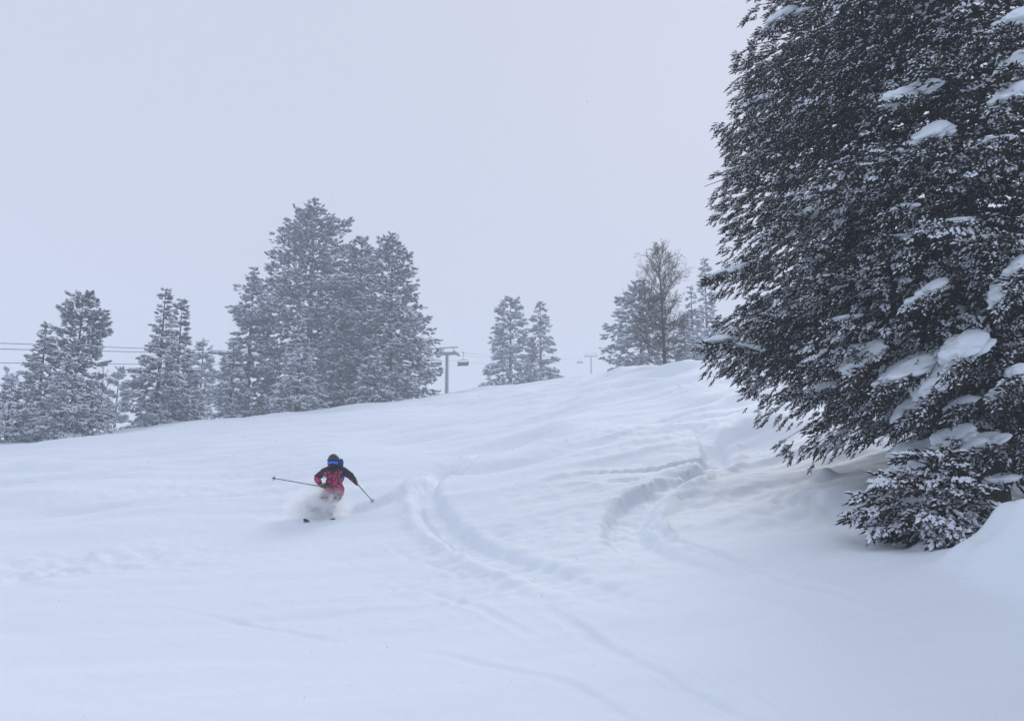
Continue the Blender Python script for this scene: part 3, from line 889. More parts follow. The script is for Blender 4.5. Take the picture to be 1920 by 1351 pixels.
# ------------------------------------------------------------------ the big near fir
NB = at(1862, 900, 16.0); NB = np.array([NB[0], 16.0, 0.0]); NB[2] = zg(NB[0], 16.0) - .2
NZ = [-.6, .3, .9, 1.6, 2.6, 5.0, 7.0, 9.4, 12, 16, 20, 22]
NR = [1.2, 2.3, 3.5, 4.5, 5.1, 5.15, 4.95, 4.5, 3.8, 2.2, .5, .1]
def near_R(z):
    return float(np.interp(z, NZ, NR))
N_NEAR = 16000
def near_tree():
    r = np.random.default_rng(77)
    H = 21.5 - NB[2]
    droop = .34
    def Rf(h):
        z = NB[2] + h * H
        R0 = near_R(z)
        R0 = near_R(z - .40 * R0)          # tips hang lower than where the bough leaves the stem
        return R0 * (1 + .07 * math.sin(9 * z) + .06 * math.sin(3.7 * z + 1))
    B = boughs(r, H, Rf, 360, -.30, .30, ((3.3, .12, .05, .10),), .05)
    B2 = boughs(r, H * .26, lambda h: Rf(h * .26) * .80, 70, -.20, -.12, (), .16)
    B3 = []
    for k in range(46):            # boughs that close the side turned to the open slope
        zt = r.uniform(1.9, 10.5); az = r.uniform(2.55, 3.75); R0 = near_R(zt) * r.uniform(.90, 1.05)
        e = -.22 + r.normal(0, .05); L = R0 / math.cos(e)
        z0 = zt - L * (math.sin(e) - .16 + .045)
        B3.append((0, 0, z0 - NB[2], az, e, L))
    B = np.vstack([B, B2, np.array(B3)])
    bl = limb_lines(B, .16, .22)
    pos, fwd, up, tt, dn = sprays_on(r, B, 76000, .16, .22, .34, .22, .58, 1.5)
    W = pos + NB
    # keep every spray that can be seen from about here, thin the rest
    dep = W[:, 1] * CP + W[:, 2] * SP
    px = 960 + F * W[:, 0] / dep; py = 675.5 - F * (-W[:, 1] * SP + W[:, 2] * CP) / dep
    inframe = (px < 2080) & (py > -170)
    radial = np.stack([pos[:, 0], pos[:, 1]], 1)
    tocam = -NB[:2] / np.linalg.norm(NB[:2])
    facing = (radial @ tocam) / np.maximum(np.linalg.norm(radial, axis=1), 1e-6)
    keep_p = np.where(inframe, np.where(facing > -.30, 1.0, .16), .08)
    keep_p = keep_p * np.where(tt < .5, np.where(facing > .45, .85, .35), 1.0)
    gz = H1(W[:, 0], W[:, 1])
    rad_ = np.hypot(pos[:, 0], pos[:, 1]); lim = np.interp(W[:, 2], NZ, NR) * 1.05 + .16 * perlin(W[:, 2] * 2.1, np.arctan2(pos[:, 1], pos[:, 0]) * 3, 19)
    keep_p = keep_p * (W[:, 2] > gz + .02) * np.where(rad_ > lim, 0.0, 1.0)
    k = r.uniform(0, 1, len(pos)) < keep_p
    idx = np.nonzero(k)[0]; print('near candidates', len(idx))
    if len(idx) > N_NEAR: idx = np.sort(r.choice(idx, N_NEAR, replace=False))
    pos, fwd, up, tt, dn, W = pos[idx], fwd[idx], up[idx], tt[idx], dn[idx], W[idx]
    fwd = norm(fwd) + np.array([0, 0, -.18])
    scale = r.uniform(.22, .37, len(pos)) * np.where(tt < .5, 2.2, 1.0) * np.where(inframe[idx], np.where(facing[idx] > -.30, 1.0, 2.2), 2.5)
    patch = perlin(W[:, 0] * .9 + 5, W[:, 2] * 1.5 + W[:, 1] * .6, 91) * 1.0 + .5 * perlin(W[:, 0] * 2.9, W[:, 2] * 3.7 + W[:, 1], 92)
    bias = np.interp(W[:, 2], [-1, 2.5, 6, 10], [.30, .14, .02, -.06]) + .22 - .75 * dn - np.where(tt < .5, .5, 0)
    q = patch + bias + r.normal(0, .22, len(pos))
    which = np.where(q > .44, 4, np.where(q > -.04, 2, 0)) + r.integers(0, 2, len(pos))
    # twigs that poke out of the settled snow clumps
    CP_, CF_, CU_, CS_ = [], [], [], []
    for (px_, py_, Lp, Tp, sl) in CLUMPS:
        c = on_near(px_, py_, .90); s_ = np.linalg.norm(c) / F; a_ = R_(sl)
        dx = np.array([-math.cos(a_), -.25, -math.sin(a_)])
        for _ in range(int(8 + Lp / 4)):
            CP_.append(c - NB + dx * r.uniform(-.55, .55) * Lp * s_ + np.array([0, -r.uniform(.0, .22) * Lp * s_, -r.uniform(.15, .6) * Tp * s_]))
            CF_.append(dx + r.normal(0, .45, 3) + np.array([0, -.4, -.5])); CU_.append(np.array([0, -.4, 1.0]) + r.normal(0, .25, 3)); CS_.append(r.uniform(.26, .42))
    pos = np.vstack([pos, CP_]); fwd = np.vstack([fwd, CF_]); up = np.vstack([up, CU_]); scale = np.concatenate([scale, CS_])
    which = np.concatenate([which, r.integers(0, 4, len(CP_))])
    fo, sn = stamp(T_NEAR, 'near', pos, fwd, up, scale, r, which)
    root = empty('fir_tree', NB)
    tag(root, 'huge dark snow-laden fir filling the right side', 'tree')
    link('crown', np_mesh('crown', fo[0], fo[1], fo[2]), M['needle_near'], root)
    s = link('snow_cover', np_mesh('snow_cover', sn[0], sn[1]), M['cap'], root, False); s['kind'] = 'stuff'
    trunk_and_limbs(root, H, .30, bl, M['bark'], .045)
    print('near sprays', len(pos), 'tris', len(fo[1]) + len(sn[1]))
    return root, len(fo[1]) + len(sn[1])

def on_near(px, py, frac=.9):
    d = ray(px, py); d = d / d[1]
    for Y in np.linspace(8.5, 16, 150):
        p = d * Y
        if math.hypot(p[0] - NB[0], p[1] - NB[1]) < near_R(p[2]) * frac:
            return p
    return d * 15.5

# settled snow clumps on the boughs, each read off the photograph: px, py, length px, thickness px, slope of its long axis (degrees, down to the left)
CLUMPS = [(1466, 36, 78, 30, 25), (1690, 182, 84, 40, 22), (1730, 262, 76, 38, 26), (1895, 182, 80, 38, 18), (1895, 45, 66, 34, 15), (1722, 103, 44, 20, 45),
          (1738, 120, 40, 14, 40), (1812, 120, 30, 22, 20), (1900, 120, 50, 30, 20), (1608, 676, 92, 36, 40), (1690, 700, 120, 34, 22), (1796, 662, 70, 52, 40),
          (1748, 716, 110, 34, 48), (1702, 765, 70, 20, 40), (1885, 548, 66, 40, 40), (1905, 505, 50, 30, 35), (1340, 640, 62, 20, 10), (1396, 652, 56, 14, -8),
          (1352, 512, 60, 16, 18), (1512, 404, 46, 22, 8), (1420, 190, 50, 18, 12), (1548, 458, 40, 22, 5), (1552, 522, 64, 16, 5), (1662, 448, 60, 14, 4),
          (1850, 448, 90, 12, 8), (1740, 545, 50, 24, 32), (1725, 560, 60, 20, 25), (1452, 425, 36, 16, 30), (1418, 484, 40, 20, 35), (1775, 824, 60, 34, 25),
          (1824, 834, 62, 36, 20), (1705, 862, 90, 50, 28), (1688, 880, 60, 30, 10), (1885, 735, 66, 26, 12), (1905, 700, 50, 24, 20), (1655, 740, 60, 14, 25),
          (1530, 732, 50, 20, 20), (1495, 728, 40, 18, 10), (1795, 760, 56, 18, 20), (1860, 265, 50, 16, 15), (1650, 270, 36, 12, 20), (1668, 290, 50, 16, 35),
          (1838, 290, 34, 26, 60), (1770, 420, 50, 16, 10), (1600, 330, 40, 12, 20), (1572, 600, 56, 14, 12), (1610, 605, 40, 12, 10), (1460, 590, 46, 14, 12),
          (1408, 578, 36, 14, 8), (1860, 850, 40, 22, 20), (1870, 900, 50, 24, 10), (1680, 395, 50, 18, 15)]
near_root, n_ = near_tree(); NTRI += n_
def clump(parent, origin, p, L, T, slope, seed, view=None):
    r = np.random.default_rng(seed)
    a = R_(slope)
    dx = Vector((-math.cos(a), -.25 + r.uniform(-.2, .1), -math.sin(a))).normalized()
    sd = Vector((0, 0, 1)).cross(dx).normalized(); up = dx.cross(sd)
    Mx = Matrix((dx, sd, up)).transposed()
    ph = r.uniform(0, 6, 9)
    def fn(u):
        m = 1 + .22 * math.sin(2.7 * u.x + ph[0]) * math.cos(2.3 * u.y + ph[1]) + .14 * math.sin(5.3 * u.x + ph[2]) + .10 * math.sin(6.7 * u.y + 5 * u.z + ph[3]) \
            + .08 * math.sin(11 * u.x + 9 * u.y + ph[4]) + .05 * math.sin(17 * u.x - 8 * u.z + ph[5]) + .04 * math.sin(23 * u.y + 9 * u.x + ph[6])
        if u.z < 0: m *= 1 - .55 * (-u.z)
        m *= 1 - .34 * u.x            # thins out towards the drooping end
        return m
    c0 = Vector(p) - Vector(origin)
    mb = MB().blob(c0, (L / 2, L * .25 + T * .2, T * .52), 26, 16, Mx, fn)
    for k in range(int(5 + L * 9)):
        t = r.uniform(-.95, .95); lat = r.choice([-1, 1]) * r.uniform(.35, .95)
        q = c0 + dx * t * L * .46 + sd * lat * (L * .22 + T * .18) * (1 - .4 * t) - up * T * r.uniform(.05, .35)
        s_ = T * r.uniform(.16, .36) * (1 - .25 * t)
        ph = r.uniform(0, 6, 9)
        mb.blob(q, (s_ * r.uniform(1.0, 2.2), s_ * r.uniform(.8, 1.4), s_ * r.uniform(.5, .9)), 12, 8, Mx, fn)
    return mb.build('snow_clump', M['pad'], parent, True)
for i, (px, py, Lp, Tp, sl) in enumerate(CLUMPS):
    if Lp < 45: continue
    p = on_near(px, py, .88)
    s = np.linalg.norm(p) / F
    clump(near_root, NB, p, Lp * s * 1.15, Tp * s * .78, sl, 300 + i)

# young fir, half buried, in front of the big one
def young_fir():
    r = np.random.default_rng(55)
    b = at(1760, 1020, 11.6); b[2] = zg(b[0], b[1]) - .15
    H = at(1760, 845, 11.6)[2] - b[2]
    def Rf(h): return 1.15 * float(np.interp(h, [0, .2, .45, .7, 1], [.35, .8, 1.0, .6, .05]))
    B = boughs(r, H, Rf, 42, -.1, .5, ((3.4, .45, .2, .25),), .12)
    bl = limb_lines(B, .22, .2)
    pos, fwd, up, tt, dn = sprays_on(r, B, 620, .22, .2, .40, .14)
    W = pos + b
    k = W[:, 2] > H1(W[:, 0], W[:, 1]) + .01
    pos, fwd, up = pos[k], fwd[k], up[k]
    which = r.choice([0, 1, 2, 3, 4, 5], len(pos), p=[.12, .12, .18, .18, .2, .2])
    fo, sn = stamp(T_NEAR, 'near', pos, norm(fwd) + np.array([0, 0, -.15]), up, r.uniform(.28, .42, len(pos)), r, which)
    root = empty('young_fir', b); tag(root, 'half-buried young fir under the boughs of the huge dark fir', 'tree')
    link('crown', np_mesh('crown', fo[0], fo[1], fo[2]), M['needle_near'], root)
    s = link('snow_cover', np_mesh('snow_cover', sn[0], sn[1]), M['cap'], root); s['kind'] = 'stuff'
    trunk_and_limbs(root, H, .06, bl, M['bark'], .018)
    return len(fo[1]) + len(sn[1])
NTRI += young_fir()

# ------------------------------------------------------------------ the skier
M['black_cloth'] = plain('black_shell_fabric', (0.018, 0.018, 0.021), 0.75, var=.35, scale=14)
M['pink_cloth'] = plain('pink_shell_fabric', (0.48, 0.026, 0.135), 0.7, var=.35, scale=12)
M['pants'] = plain('charcoal_pants', (0.035, 0.036, 0.044), 0.8, var=.3, scale=14)
M['gaiter'] = plain('maroon_gaiter', (0.035, 0.012, 0.018), 0.85)
M['helmet'] = plain('dark_green_helmet', (0.018, 0.045, 0.045), 0.45, var=.2, spec=.4)
M['lens'] = plain('blue_mirror_lens', (0.05, 0.15, 0.85), 0.18, .35, var=.25, scale=9, spec=.6)
M['pack'] = plain('blue_pack_fabric', (0.012, 0.085, 0.30), 0.7, var=.3)
M['strap'] = plain('olive_webbing', (0.06, 0.058, 0.045), 0.8)
M['glove'] = plain('tan_leather_glove', (0.16, 0.085, 0.035), 0.8, var=.3)
M['pole'] = plain('dark_pole_shaft', (0.030, 0.022, 0.022), 0.4, .3)
M['grey_plastic'] = plain('grey_plastic', (0.18, 0.19, 0.20), 0.5)
M['ski_top'] = plain('black_ski_topsheet', (0.022, 0.020, 0.022), 0.35, var=.5, scale=12)
M['boot'] = plain('black_boot', (0.02, 0.02, 0.024), 0.5)
M['white_patch'] = plain('white_patch', (0.75, 0.77, 0.8), 0.7)

SK = ground_hit(615, 967)
PXM = SK[1] / F * 1.0 / (CP - (675.5 - 967) / F * SP) * 1.0
def L2(u, w, v):
    return (u, -w, v)
def build_person():
    J = {'pelvis': (.08, -.18, .54, .195), 'waist': (.09, -.05, .70, .195), 'chest': (.115, .08, .88, .225), 'yoke': (.13, .12, 1.0, .175),
         'neck': (.14, .19, 1.09, .068), 'skull': (.135, .23, 1.17, .088), 'crown': (.13, .22, 1.27, .090),
         'sr': (-.09, .12, .985, .105), 'er': (-.30, .02, .855, .085), 'wr': (-.135, .24, .69, .062),
         'sl': (.345, .12, 1.0, .105), 'el': (.53, .18, .885, .085), 'wl': (.645, .31, .765, .064),
         'hr': (-.04, -.15, .50, .145), 'kr': (-.18, .26, .26, .100), 'ar': (-.22, .02, -.06, .080),
         'hl': (.19, -.15, .50, .145), 'kl': (.17, .26, .30, .100), 'al': (.00, .04, -.08, .080)}
    E = [('pelvis', 'waist'), ('waist', 'chest'), ('chest', 'yoke'), ('yoke', 'neck'), ('neck', 'skull'), ('skull', 'crown'),
         ('yoke', 'sr'), ('sr', 'er'), ('er', 'wr'), ('yoke', 'sl'), ('sl', 'el'), ('el', 'wl'),
         ('pelvis', 'hr'), ('hr', 'kr'), ('kr', 'ar'), ('pelvis', 'hl'), ('hl', 'kl'), ('kl', 'al')]
    names = list(J); ix = {n: i for i, n in enumerate(names)}
    me = bpy.data.meshes.new('skeleton')
    me.from_pydata([L2(*J[n][:3]) for n in names], [(ix[a], ix[b]) for a, b in E], [])
    me.update()
    tmp = bpy.data.objects.new('skeleton', me); COL.objects.link(tmp)
    md = tmp.modifiers.new('Skin', 'SKIN'); md.use_smooth_shade = True
    if not me.skin_vertices:
        bpy.context.view_layer.objects.active = tmp
    for i, n in enumerate(names):
        sv = me.skin_vertices[0].data[i]
        sv.radius = (J[n][3], J[n][3]); sv.use_root = (n == 'pelvis')
    sb = tmp.modifiers.new('Sub', 'SUBSURF'); sb.levels = 2; sb.render_levels = 2
    dg = bpy.context.evaluated_depsgraph_get()
    body = bpy.data.meshes.new_from_object(tmp.evaluated_get(dg))
    bpy.data.objects.remove(tmp); bpy.data.meshes.remove(me)
    # cloth folds
    co = np.empty(len(body.vertices) * 3); body.vertices.foreach_get('co', co); co = co.reshape(-1, 3)
    nr = np.empty(len(body.vertices) * 3); body.vertices.foreach_get('normal', nr); nr = nr.reshape(-1, 3)
    fold = perlin(co[:, 0] * 9 + co[:, 1] * 5, co[:, 2] * 14, 5) * .012 + perlin(co[:, 0] * 22, co[:, 2] * 26 + co[:, 1] * 15, 6) * .006
    co = co + nr * fold[:, None]
    body.vertices.foreach_set('co', co.ravel()); body.update()
    body.materials.clear()
    for m in ('black_cloth', 'pink_cloth', 'pants', 'gaiter'): body.materials.append(M[m])
    S = np.array([L2(*J[a][:3]) for a, b in E]); T = np.array([L2(*J[b][:3]) for a, b in E])
    idx = np.zeros(len(body.polygons), np.int32)
    for p in body.polygons:
        c = np.array(p.center); d = T - S
        t = np.clip(((c - S) * d).sum(1) / (d * d).sum(1), 0, 1)
        k = int(np.argmin(np.linalg.norm(c - (S + d * t[:, None]), axis=1)))
        a, b = E[k]
        if b in ('neck', 'skull', 'crown'): m = 3
        elif b in ('hr', 'kr', 'ar', 'hl', 'kl', 'al') and c[2] < .50: m = 2
        elif b in ('sr', 'sl', 'yoke', 'chest') and abs(c[0] - .12) < .20 and c[2] < .985: m = 1
        elif b in ('er', 'sr', 'el', 'sl'): m = 0
        elif b == 'wr': m = 1 if t[k] < .85 else 0
        elif b == 'wl': m = 1 if p.normal.z < -.15 else 0
        else: m = 1 if c[2] < 1.005 - .35 * abs(c[0] - .12) * (c[0] < .12) else 0
        idx[p.index] = m
    body.polygons.foreach_set('material_index', idx)
    root = bpy.data.objects.new('person', body); COL.objects.link(root)
    body.polygons.foreach_set('use_smooth', np.ones(len(body.polygons), bool))
    root.location = SK
    tag(root, 'skier in pink and black jacket carving through powder towards the viewer', 'person')
    from mathutils.bvhtree import BVHTree
    bm = bmesh.new(); bm.from_mesh(body); bvh = BVHTree.FromBMesh(bm); bm.free()
    def front(u, v, lift=.012):
        h = bvh.ray_cast(Vector((u, -2, v)), Vector((0, 1, 0)))
        if h[0] is None: return Vector((u, -.15, v))
        return h[0] + h[1] * lift
    def ribbon(name, pts, w, mat, parent):
        mb = MB(); mb.tube([front(u, v) for u, v in pts], w, 6); return mb.build(name, mat, parent, True)
    ribbon('backpack_strap', [(.02, 1.04), (.00, .98), (.01, .90), (.0, .80), (-.02, .72)], .022, M['strap'], root)
    ribbon('backpack_strap', [(.24, 1.05), (.25, .98), (.23, .88), (.24, .78), (.23, .70)], .022, M['strap'], root)
    ribbon('chest_strap', [(.01, .93), (.12, .92), (.24, .93)], .010, M['strap'], root)
    ribbon('zip', [(.135, 1.03), (.13, .95), (.115, .84), (.10, .74), (.095, .66)], .014, M['black_cloth'], root)
    ribbon('hip_belt', [(-.05, .68), (.03, .665), (.12, .655), (.20, .66)], .022, M['strap'], root)
    pt = front(-.09, .865, .012)
    MB().box(pt, (.026, .012, .034)).build('jacket_patch', M['white_patch'], root, False, .005)
    # helmet, goggles
    hc = Vector(L2(.13, .225, 1.255))
    def hf(u):
        return 1.0 + .05 * u.z
    hb = MB().blob((0, 0, 0), (.128, .148, .128), 24, 16, None, hf)
    hb.v = [tuple(hc + Vector((x, y, max(z, -.02 - .06 * (1 if y > .02 else 0))))) for x, y, z in hb.v]
    he = hb.build('helmet', M['helmet'], root, True)
    br = MB().tube([hc + Vector((.132 * math.sin(a), -.152 * math.cos(a), -.022)) for a in np.linspace(-1.2, 1.2, 13)], .014, 6); br.build('brim', M['black_cloth'], he, True)
    for s in (-1, 1):
        MB().blob(hc + Vector((s * .112, .0, -.075)), (.028, .05, .065), 10, 8).build('ear_pad', M['black_cloth'], he, True)
    for s in (-.045, 0, .045):
        MB().blob(hc + Vector((s, -.085, .102 - abs(s) * .3)), (.010, .030, .010), 8, 6).build('vent', M['black_cloth'], he, True)
    gl = MB(); na, nz = 15, 6
    for j in range(nz + 1):
        for i in range(na + 1):
            a = -1.12 + 2.24 * i / na; zz = -.110 + .088 * j / nz
            rr = .118 + .014 * math.sin(math.pi * j / nz) - .012 * max(0, math.cos(3 * a)) * (j < 2)
            gl.v.append(tuple(hc + Vector((rr * math.sin(a), -(rr + .015) * math.cos(a), zz + .018 * math.cos(a * 5.2) * (j == 0) * (abs(a) < .3)))))
    for j in range(nz):
        for i in range(na):
            q = j * (na + 1) + i; gl.f.append((q, q + 1, q + na + 2, q + na + 1))
    gg = gl.build('goggles', M['lens'], root, True)
    fr = MB()
    for zz in (-.112, -.020):
        fr.tube([hc + Vector((.124 * math.sin(a), -.139 * math.cos(a), zz)) for a in np.linspace(-1.15, 1.15, 13)], .008, 5)
    fr.build('goggle_frame', M['black_cloth'], gg, True)
    MB().tube([hc + Vector((.134 * math.sin(a), -.154 * math.cos(a), -.010)) for a in np.linspace(1.1, 2 * math.pi - 1.1, 16)], .016, 6).build('goggle_strap', M['black_cloth'], gg, True)
    # nose and chin shape under the gaiter
    MB().blob(hc + Vector((0, -.118, -.130)), (.062, .036, .050), 12, 9).build('neck_gaiter', M['gaiter'], root, True)
    MB().blob(hc + Vector((-.085, -.03, -.15)), (.028, .035, .075), 10, 8).build('hair', plain('brown_hair', (.045, .018, .012), .7), root, True)
    # backpack
    Mx = Matrix.Rotation(R_(-24), 3, 'X')
    pk = MB().blob(L2(.16, -.16, .93), (.165, .115, .27), 18, 14, Mx, lambda u: 1 + .12 * (1 - abs(u.x) ** 2) * abs(u.x * u.z)).build('backpack', M['pack'], root, True)
    MB().blob(L2(.255, .02, 1.19), (.062, .055, .105), 12, 10).build('backpack_lid', M['pack'], pk, True)
    for s in (-.05, .06):
        MB().tube([L2(.16 + s, -.03, 1.17), L2(.16 + s, -.20, 1.12), L2(.16 + s, -.32, .95)], .010, 5).build('pack_buckle_strap', M['strap'], pk, True)
    MB().tube([front(.25, .72), Vector(L2(.30, .10, .70)), Vector(L2(.315, .10, .64))], .009, 5).build('loose_strap', M['strap'], root, True)
    # boots
    for a in ('ar', 'al'):
        x, w, v, _ = J[a]
        bt = MB().blob(L2(x, w + .05, v - .02), (.062, .16, .085), 14, 10).tube([L2(x, w, v), L2(x + .01, w + .06, v + .2)], [.07, .075], 10)
        bt.build('ski_boot', M['boot'], root, True)
    # gloves round the pole grips
    def glove(c, ax, back, name='glove'):
        c = Vector(c); ax = Vector(ax).normalized(); back = Vector(back); back = (back - ax * back.dot(ax)).normalized(); n = ax.cross(back)
        g = MB().blob(c + back * .034, (.030, .048, .046), 12, 9, Matrix((back, ax, n)).transposed()).build(name, M['glove'], root, True)
        for k, ln in enumerate((3.3, 3.7, 3.5, 2.9)):
            o = ax * (-.034 + .023 * k)
            pts = [c + o + (back * math.cos(th) + n * math.sin(th)) * .034 for th in np.linspace(.5, ln, 7)]
            MB().tube(pts, [.0135, .013, .0125, .012, .0115, .011, .009], 7).build('finger', M['glove'], g, True)
        pts = [c + ax * .040 + (back * math.cos(th) + n * math.sin(th)) * .036 for th in (-.2, -.8, -1.5, -2.2)]
        MB().tube(pts, [.015, .014, .013, .010], 7).build('thumb', M['glove'], g, True)
        MB().tube([c + back * .05 - ax * .0, c + back * .05 + (Vector(back) * .05)], [.046, .05], 10).build('cuff', M['black_cloth'], g, True)
        return g
    hr = Vector(L2(-.075, .32, .645)); tr = Vector(L2(-1.335, .02, .855))
    hl = Vector(L2(.695, .36, .725)); tl = Vector(L2(.955, -.45, .30))
    glove(hr, (hr - tr), Vector(L2(*J['wr'][:3])) - hr)
    glove(hl, (hl - tl), Vector(L2(*J['wl'][:3])) - hl)
    return root, hr, tr, hl, tl, J
person, hr, tr, hl, tl, JJ = build_person()

def pole(label, h, t):
    o = Vector(SK)
    root = empty('ski_pole', tuple(o + t)); tag(root, label, 'ski pole', 'ski poles in the skier\'s hands')
    h = h - t; d = h.normalized()
    MB().tube([Vector((0, 0, 0)), d * .05, h], [.004, .008, .0105], 8).build('shaft', M['pole'], root, True)
    MB().tube([h - d * .07, h + d * .02, h + d * .075, h + d * .09], [.015, .017, .017, .020], 8).build('grip', M['boot'], root, True)
    bk = MB(); a = d.orthogonal().normalized(); b = d.cross(a)
    bk.tube([d * .075 + (a * math.cos(x) + b * math.sin(x)) * .046 for x in np.linspace(0, 2 * math.pi, 13)], .006, 5, cap=False)
    for k in range(4):
        x = math.pi / 2 * k; bk.tube([d * .085, d * .075 + (a * math.cos(x) + b * math.sin(x)) * .046], .006, 5)
    bk.build('basket', M['grey_plastic'], root, True)
    MB().tube([h + d * .07, h + d * .03 + a * .05, h - d * .05 + a * .03], .006, 5).build('wrist_strap', M['strap'], root, True)
pole('ski pole stretched out level to the left of the skier', hr, tr)
pole('ski pole angled down to the right of the skier', hl, tl)

def ski(label, ankle, tip_px, tip_py, ahead):
    """ski under the snow surface, only the shovel breaks out"""
    o = SK + np.array(L2(*ankle)); o[2] = 0
    tipp = np.array([SK[0] + (tip_px - 615) * SK[1] / F, SK[1] - ahead, 0])
    d = tipp - o; d[2] = 0; L = np.linalg.norm(d); d /= L
    sd = np.array([-d[1], d[0], 0])
    n = 40; top, bot = [], []
    gt = zg(tipp[0], tipp[1])
    V, Fc = [], []
    for i in range(n + 1):
        s = -0.80 + (L + .80) * i / n
        p = o + d * s
        g = zg(p[0], p[1])
        k = np.clip((s - (L - .42)) / .42, 0, 1)
        z = g - .13 + ((.19 if tip_px < 600 else .165) * k ** 1.6) if s > 0 else g - .13
        f = (s + .8) / (L + .8)
        w = .052 + .012 * abs(f - .45) * 2
        if f > .93: w *= math.sqrt(max(.02, 1 - ((f - .93) / .07) ** 2))
        if f < .04: w *= math.sqrt(max(.05, f / .04))
        for (a, b) in ((-1, .009), (1, .009), (1, -.003), (-1, -.003)):
            V.append((p[0] + sd[0] * w * a, p[1] + sd[1] * w * a, z + b))
    for i in range(n):
        for k in range(4):
            Fc.append((i * 4 + k, i * 4 + (k + 1) % 4, i * 4 + 4 + (k + 1) % 4, i * 4 + 4 + k))
    Fc.append((0, 1, 2, 3)); Fc.append((n * 4 + 3, n * 4 + 2, n * 4 + 1, n * 4))
    c = np.array([o[0], o[1], zg(o[0], o[1])])
    root = empty('ski', tuple(c)); tag(root, label, 'ski', 'skis under the skier')
    mb = MB(); mb.v = [tuple(np.array(v) - c) for v in V]; mb.f = Fc
    mb.build('ski_body', M['ski_top'], root)
    st = MB(); i0 = int(n * .90)
    mid = (np.array(V[i0 * 4]) + np.array(V[i0 * 4 + 1])) / 2 - c; mid2 = (np.array(V[(i0 + 2) * 4]) + np.array(V[(i0 + 2) * 4 + 1])) / 2 - c
    st.tube([Vector(mid) + Vector((0, 0, .002)), Vector(mid2) + Vector((0, 0, .002))], .012, 6); st.build('tip_marking', M['grey_plastic'], root)
    bd = MB().box(Vector((0, 0, -.10)), (.035, .13, .025)); bd.build('binding', M['boot'], root)
ski('ski tip breaking out of the snow at the left', JJ['ar'][:3], 587, 968, .72)
ski('ski tip barely showing under the skier at the right', JJ['al'][:3], 634, 964, .50)

def spray_cloud():
    c = SK + np.array(L2(-.20, .22, .20)); rad = np.array([.88, .62, .62])
    mb = MB().blob((0, 0, 0), (1, 1, 1), 24, 16)
    m = bpy.data.materials.new('thrown_powder'); m.use_nodes = True
    n = m.node_tree; n.nodes.clear()
    o_ = n.nodes.new('ShaderNodeOutputMaterial'); v = n.nodes.new('ShaderNodeVolumePrincipled')
    v.inputs['Color'].default_value = (1, 1, 1, 1); v.inputs['Anisotropy'].default_value = 0.55
    tc = n.nodes.new('ShaderNodeTexCoord')
    ln = n.nodes.new('ShaderNodeVectorMath'); ln.operation = 'LENGTH'; n.links.new(tc.outputs['Object'], ln.inputs[0])
    fall = n.nodes.new('ShaderNodeMapRange'); fall.inputs['From Min'].default_value = 1.0; fall.inputs['From Max'].default_value = .15
    fall.interpolation_type = 'SMOOTHSTEP'
    n.links.new(ln.outputs['Value'], fall.inputs['Value'])
    no = n.nodes.new('ShaderNodeTexNoise'); no.inputs['Scale'].default_value = 4.6; no.inputs['Detail'].default_value = 6; no.inputs['Roughness'].default_value = .68
    n.links.new(tc.outputs['Object'], no.inputs['Vector'])
    nm = n.nodes.new('ShaderNodeMapRange'); nm.inputs['From Min'].default_value = .45; nm.inputs['From Max'].default_value = .66
    n.links.new(no.outputs['Fac'], nm.inputs['Value'])
    sx = n.nodes.new('ShaderNodeSeparateXYZ'); n.links.new(tc.outputs['Object'], sx.inputs[0])
    hz = n.nodes.new('ShaderNodeMapRange'); hz.inputs['From Min'].default_value = .75; hz.inputs['From Max'].default_value = -.35
    hz.inputs['To Min'].default_value = .25
    n.links.new(sx.outputs['Z'], hz.inputs['Value'])
    m1 = n.nodes.new('ShaderNodeMath'); m1.operation = 'MULTIPLY'; n.links.new(fall.outputs[0], m1.inputs[0]); n.links.new(nm.outputs[0], m1.inputs[1])
    m2 = n.nodes.new('ShaderNodeMath'); m2.operation = 'MULTIPLY'; n.links.new(m1.outputs[0], m2.inputs[0]); n.links.new(hz.outputs[0], m2.inputs[1])
    m3 = n.nodes.new('ShaderNodeMath'); m3.operation = 'MULTIPLY'; n.links.new(m2.outputs[0], m3.inputs[0]); m3.inputs[1].default_value = 55.0
    n.links.new(m3.outputs[0], v.inputs['Density'])
    n.links.new(v.outputs[0], o_.inputs['Volume'])
    o = mb.build('snow_spray', m); o.location = c; o.scale = rad
    o['kind'] = 'stuff'; o['label'] = 'cloud of powder snow thrown up round the skier\'s legs'; o['category'] = 'snow spray'
    r = np.random.default_rng(8)
    N = 7000
    P = np.abs(r.normal(0, 1, (N, 1))) * norm(r.normal(0, 1, (N, 3))) * np.array([.34, .26, .24]) + np.array([-.12, -.05, .04])
    P[:, 2] = np.abs(P[:, 2]) * 1.1 - .12
    rd = r.uniform(.002, .0075, N) * (1 + (r.uniform(0, 1, N) > .97))
    oc = np.array([(1, 0, 0), (-1, 0, 0), (0, 1, 0), (0, -1, 0), (0, 0, 1), (0, 0, -1)], float)
    of = np.array([(0, 2, 4), (2, 1, 4), (1, 3, 4), (3, 0, 4), (2, 0, 5), (1, 2, 5), (3, 1, 5), (0, 3, 5)])
    V = (oc[None] * rd[:, None, None] * r.uniform(.6, 1.5, (N, 1, 3)) + P[:, None]).reshape(-1, 3) / rad
    Fq = (of[None] + (np.arange(N) * 6)[:, None, None]).reshape(-1, 3)
    g = link('snow_grains', np_mesh('snow_grains', V, Fq), M['cap'], o, True); g['kind'] = 'stuff'
spray_cloud()


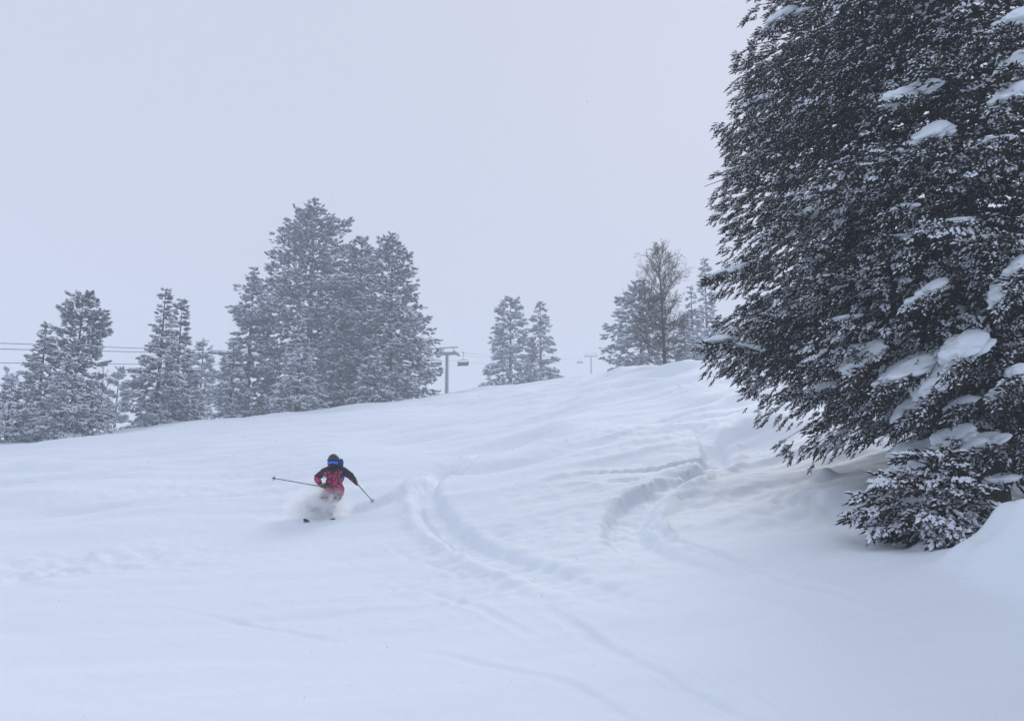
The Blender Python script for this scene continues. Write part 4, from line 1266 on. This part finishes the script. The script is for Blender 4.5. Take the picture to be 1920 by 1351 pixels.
# ------------------------------------------------------------------ falling snow
def flake_mat():
    m, n, b = mat_new('falling_flakes')
    tc = n.nodes.new('ShaderNodeTexCoord'); no = n.nodes.new('ShaderNodeTexNoise'); no.inputs['Scale'].default_value = 40
    n.links.new(tc.outputs['Object'], no.inputs['Vector'])
    mx = n.nodes.new('ShaderNodeMix'); mx.data_type = 'RGBA'; n.links.new(no.outputs['Fac'], mx.inputs['Factor'])
    mx.inputs[6].default_value = (.88, .91, .95, 1); mx.inputs[7].default_value = (.95, .96, .98, 1)
    n.links.new(mx.outputs[2], b.inputs['Base Color']); b.inputs['Roughness'].default_value = .8; b.inputs['Specular IOR Level'].default_value = .1
    t = n.nodes.new('ShaderNodeBsdfTranslucent'); n.links.new(mx.outputs[2], t.inputs['Color'])
    ms = n.nodes.new('ShaderNodeMixShader'); ms.inputs[0].default_value = .65
    n.links.new(b.outputs[0], ms.inputs[1]); n.links.new(t.outputs[0], ms.inputs[2])
    n.links.new(ms.outputs[0], n.nodes['Material Output'].inputs['Surface'])
    return m
M['flake'] = flake_mat()
def flakes():
    r = np.random.default_rng(3)
    n = 3600
    Y = 3.2 + 22 * r.uniform(0, 1, n) ** 1.2
    X = r.uniform(-.85, .85, n) * Y
    Z = r.uniform(-.30, .75, n) * Y
    ok = Z > H1(X, Y) + .05
    P = np.stack([X, Y, Z], 1)[ok]
    rad = r.uniform(.0024, .0078, len(P)) * np.interp(P[:, 1], [3, 9], [.45, 1.0])
    oc = np.array([(1, 0, 0), (-1, 0, 0), (0, 1, 0), (0, -1, 0), (0, 0, 1), (0, 0, -1)], float)
    of = np.array([(0, 2, 4), (2, 1, 4), (1, 3, 4), (3, 0, 4), (2, 0, 5), (1, 2, 5), (3, 1, 5), (0, 3, 5)])
    V = (oc[None] * rad[:, None, None] * r.uniform(.6, 1.4, (len(P), 1, 3)) + P[:, None]).reshape(-1, 3)
    Fq = (of[None] + (np.arange(len(P)) * 6)[:, None, None]).reshape(-1, 3)
    o = link('falling_snow', np_mesh('falling_snow', V, Fq), M['flake'], None, True)
    o['kind'] = 'stuff'; o['label'] = 'fine snowflakes drifting down through the air'; o['category'] = 'snow'
flakes()

# ------------------------------------------------------------------ haze of the snowfall
def haze():
    zmin = min(float(o.bound_box[0][2]) for o in bpy.data.objects if o.name == 'ground')
    zmax = float(max(c[2] for c in bpy.data.objects['ground'].bound_box))
    top = max(zmax, 45.0) + 2
    hb = MB().box((0, 0, (zmin - 1 + top) / 2), (440, 440, (top - zmin + 1) / 2))
    m = bpy.data.materials.new('snowfall_haze'); m.use_nodes = True
    n = m.node_tree; n.nodes.clear()
    o_ = n.nodes.new('ShaderNodeOutputMaterial'); v = n.nodes.new('ShaderNodeVolumePrincipled')
    v.inputs['Color'].default_value = (0.89, 0.945, 1.0, 1)
    v.inputs['Density'].default_value = 0.0029
    v.inputs['Anisotropy'].default_value = 0.0
    n.links.new(v.outputs[0], o_.inputs['Volume'])
    o = hb.build('haze', m)
    o['kind'] = 'stuff'; o['label'] = 'pale haze of falling snow in the air'; o['category'] = 'haze'
haze()
print('foliage triangles', NTRI, 'total', sum(len(o.data.polygons) for o in bpy.data.objects if o.type == 'MESH'))
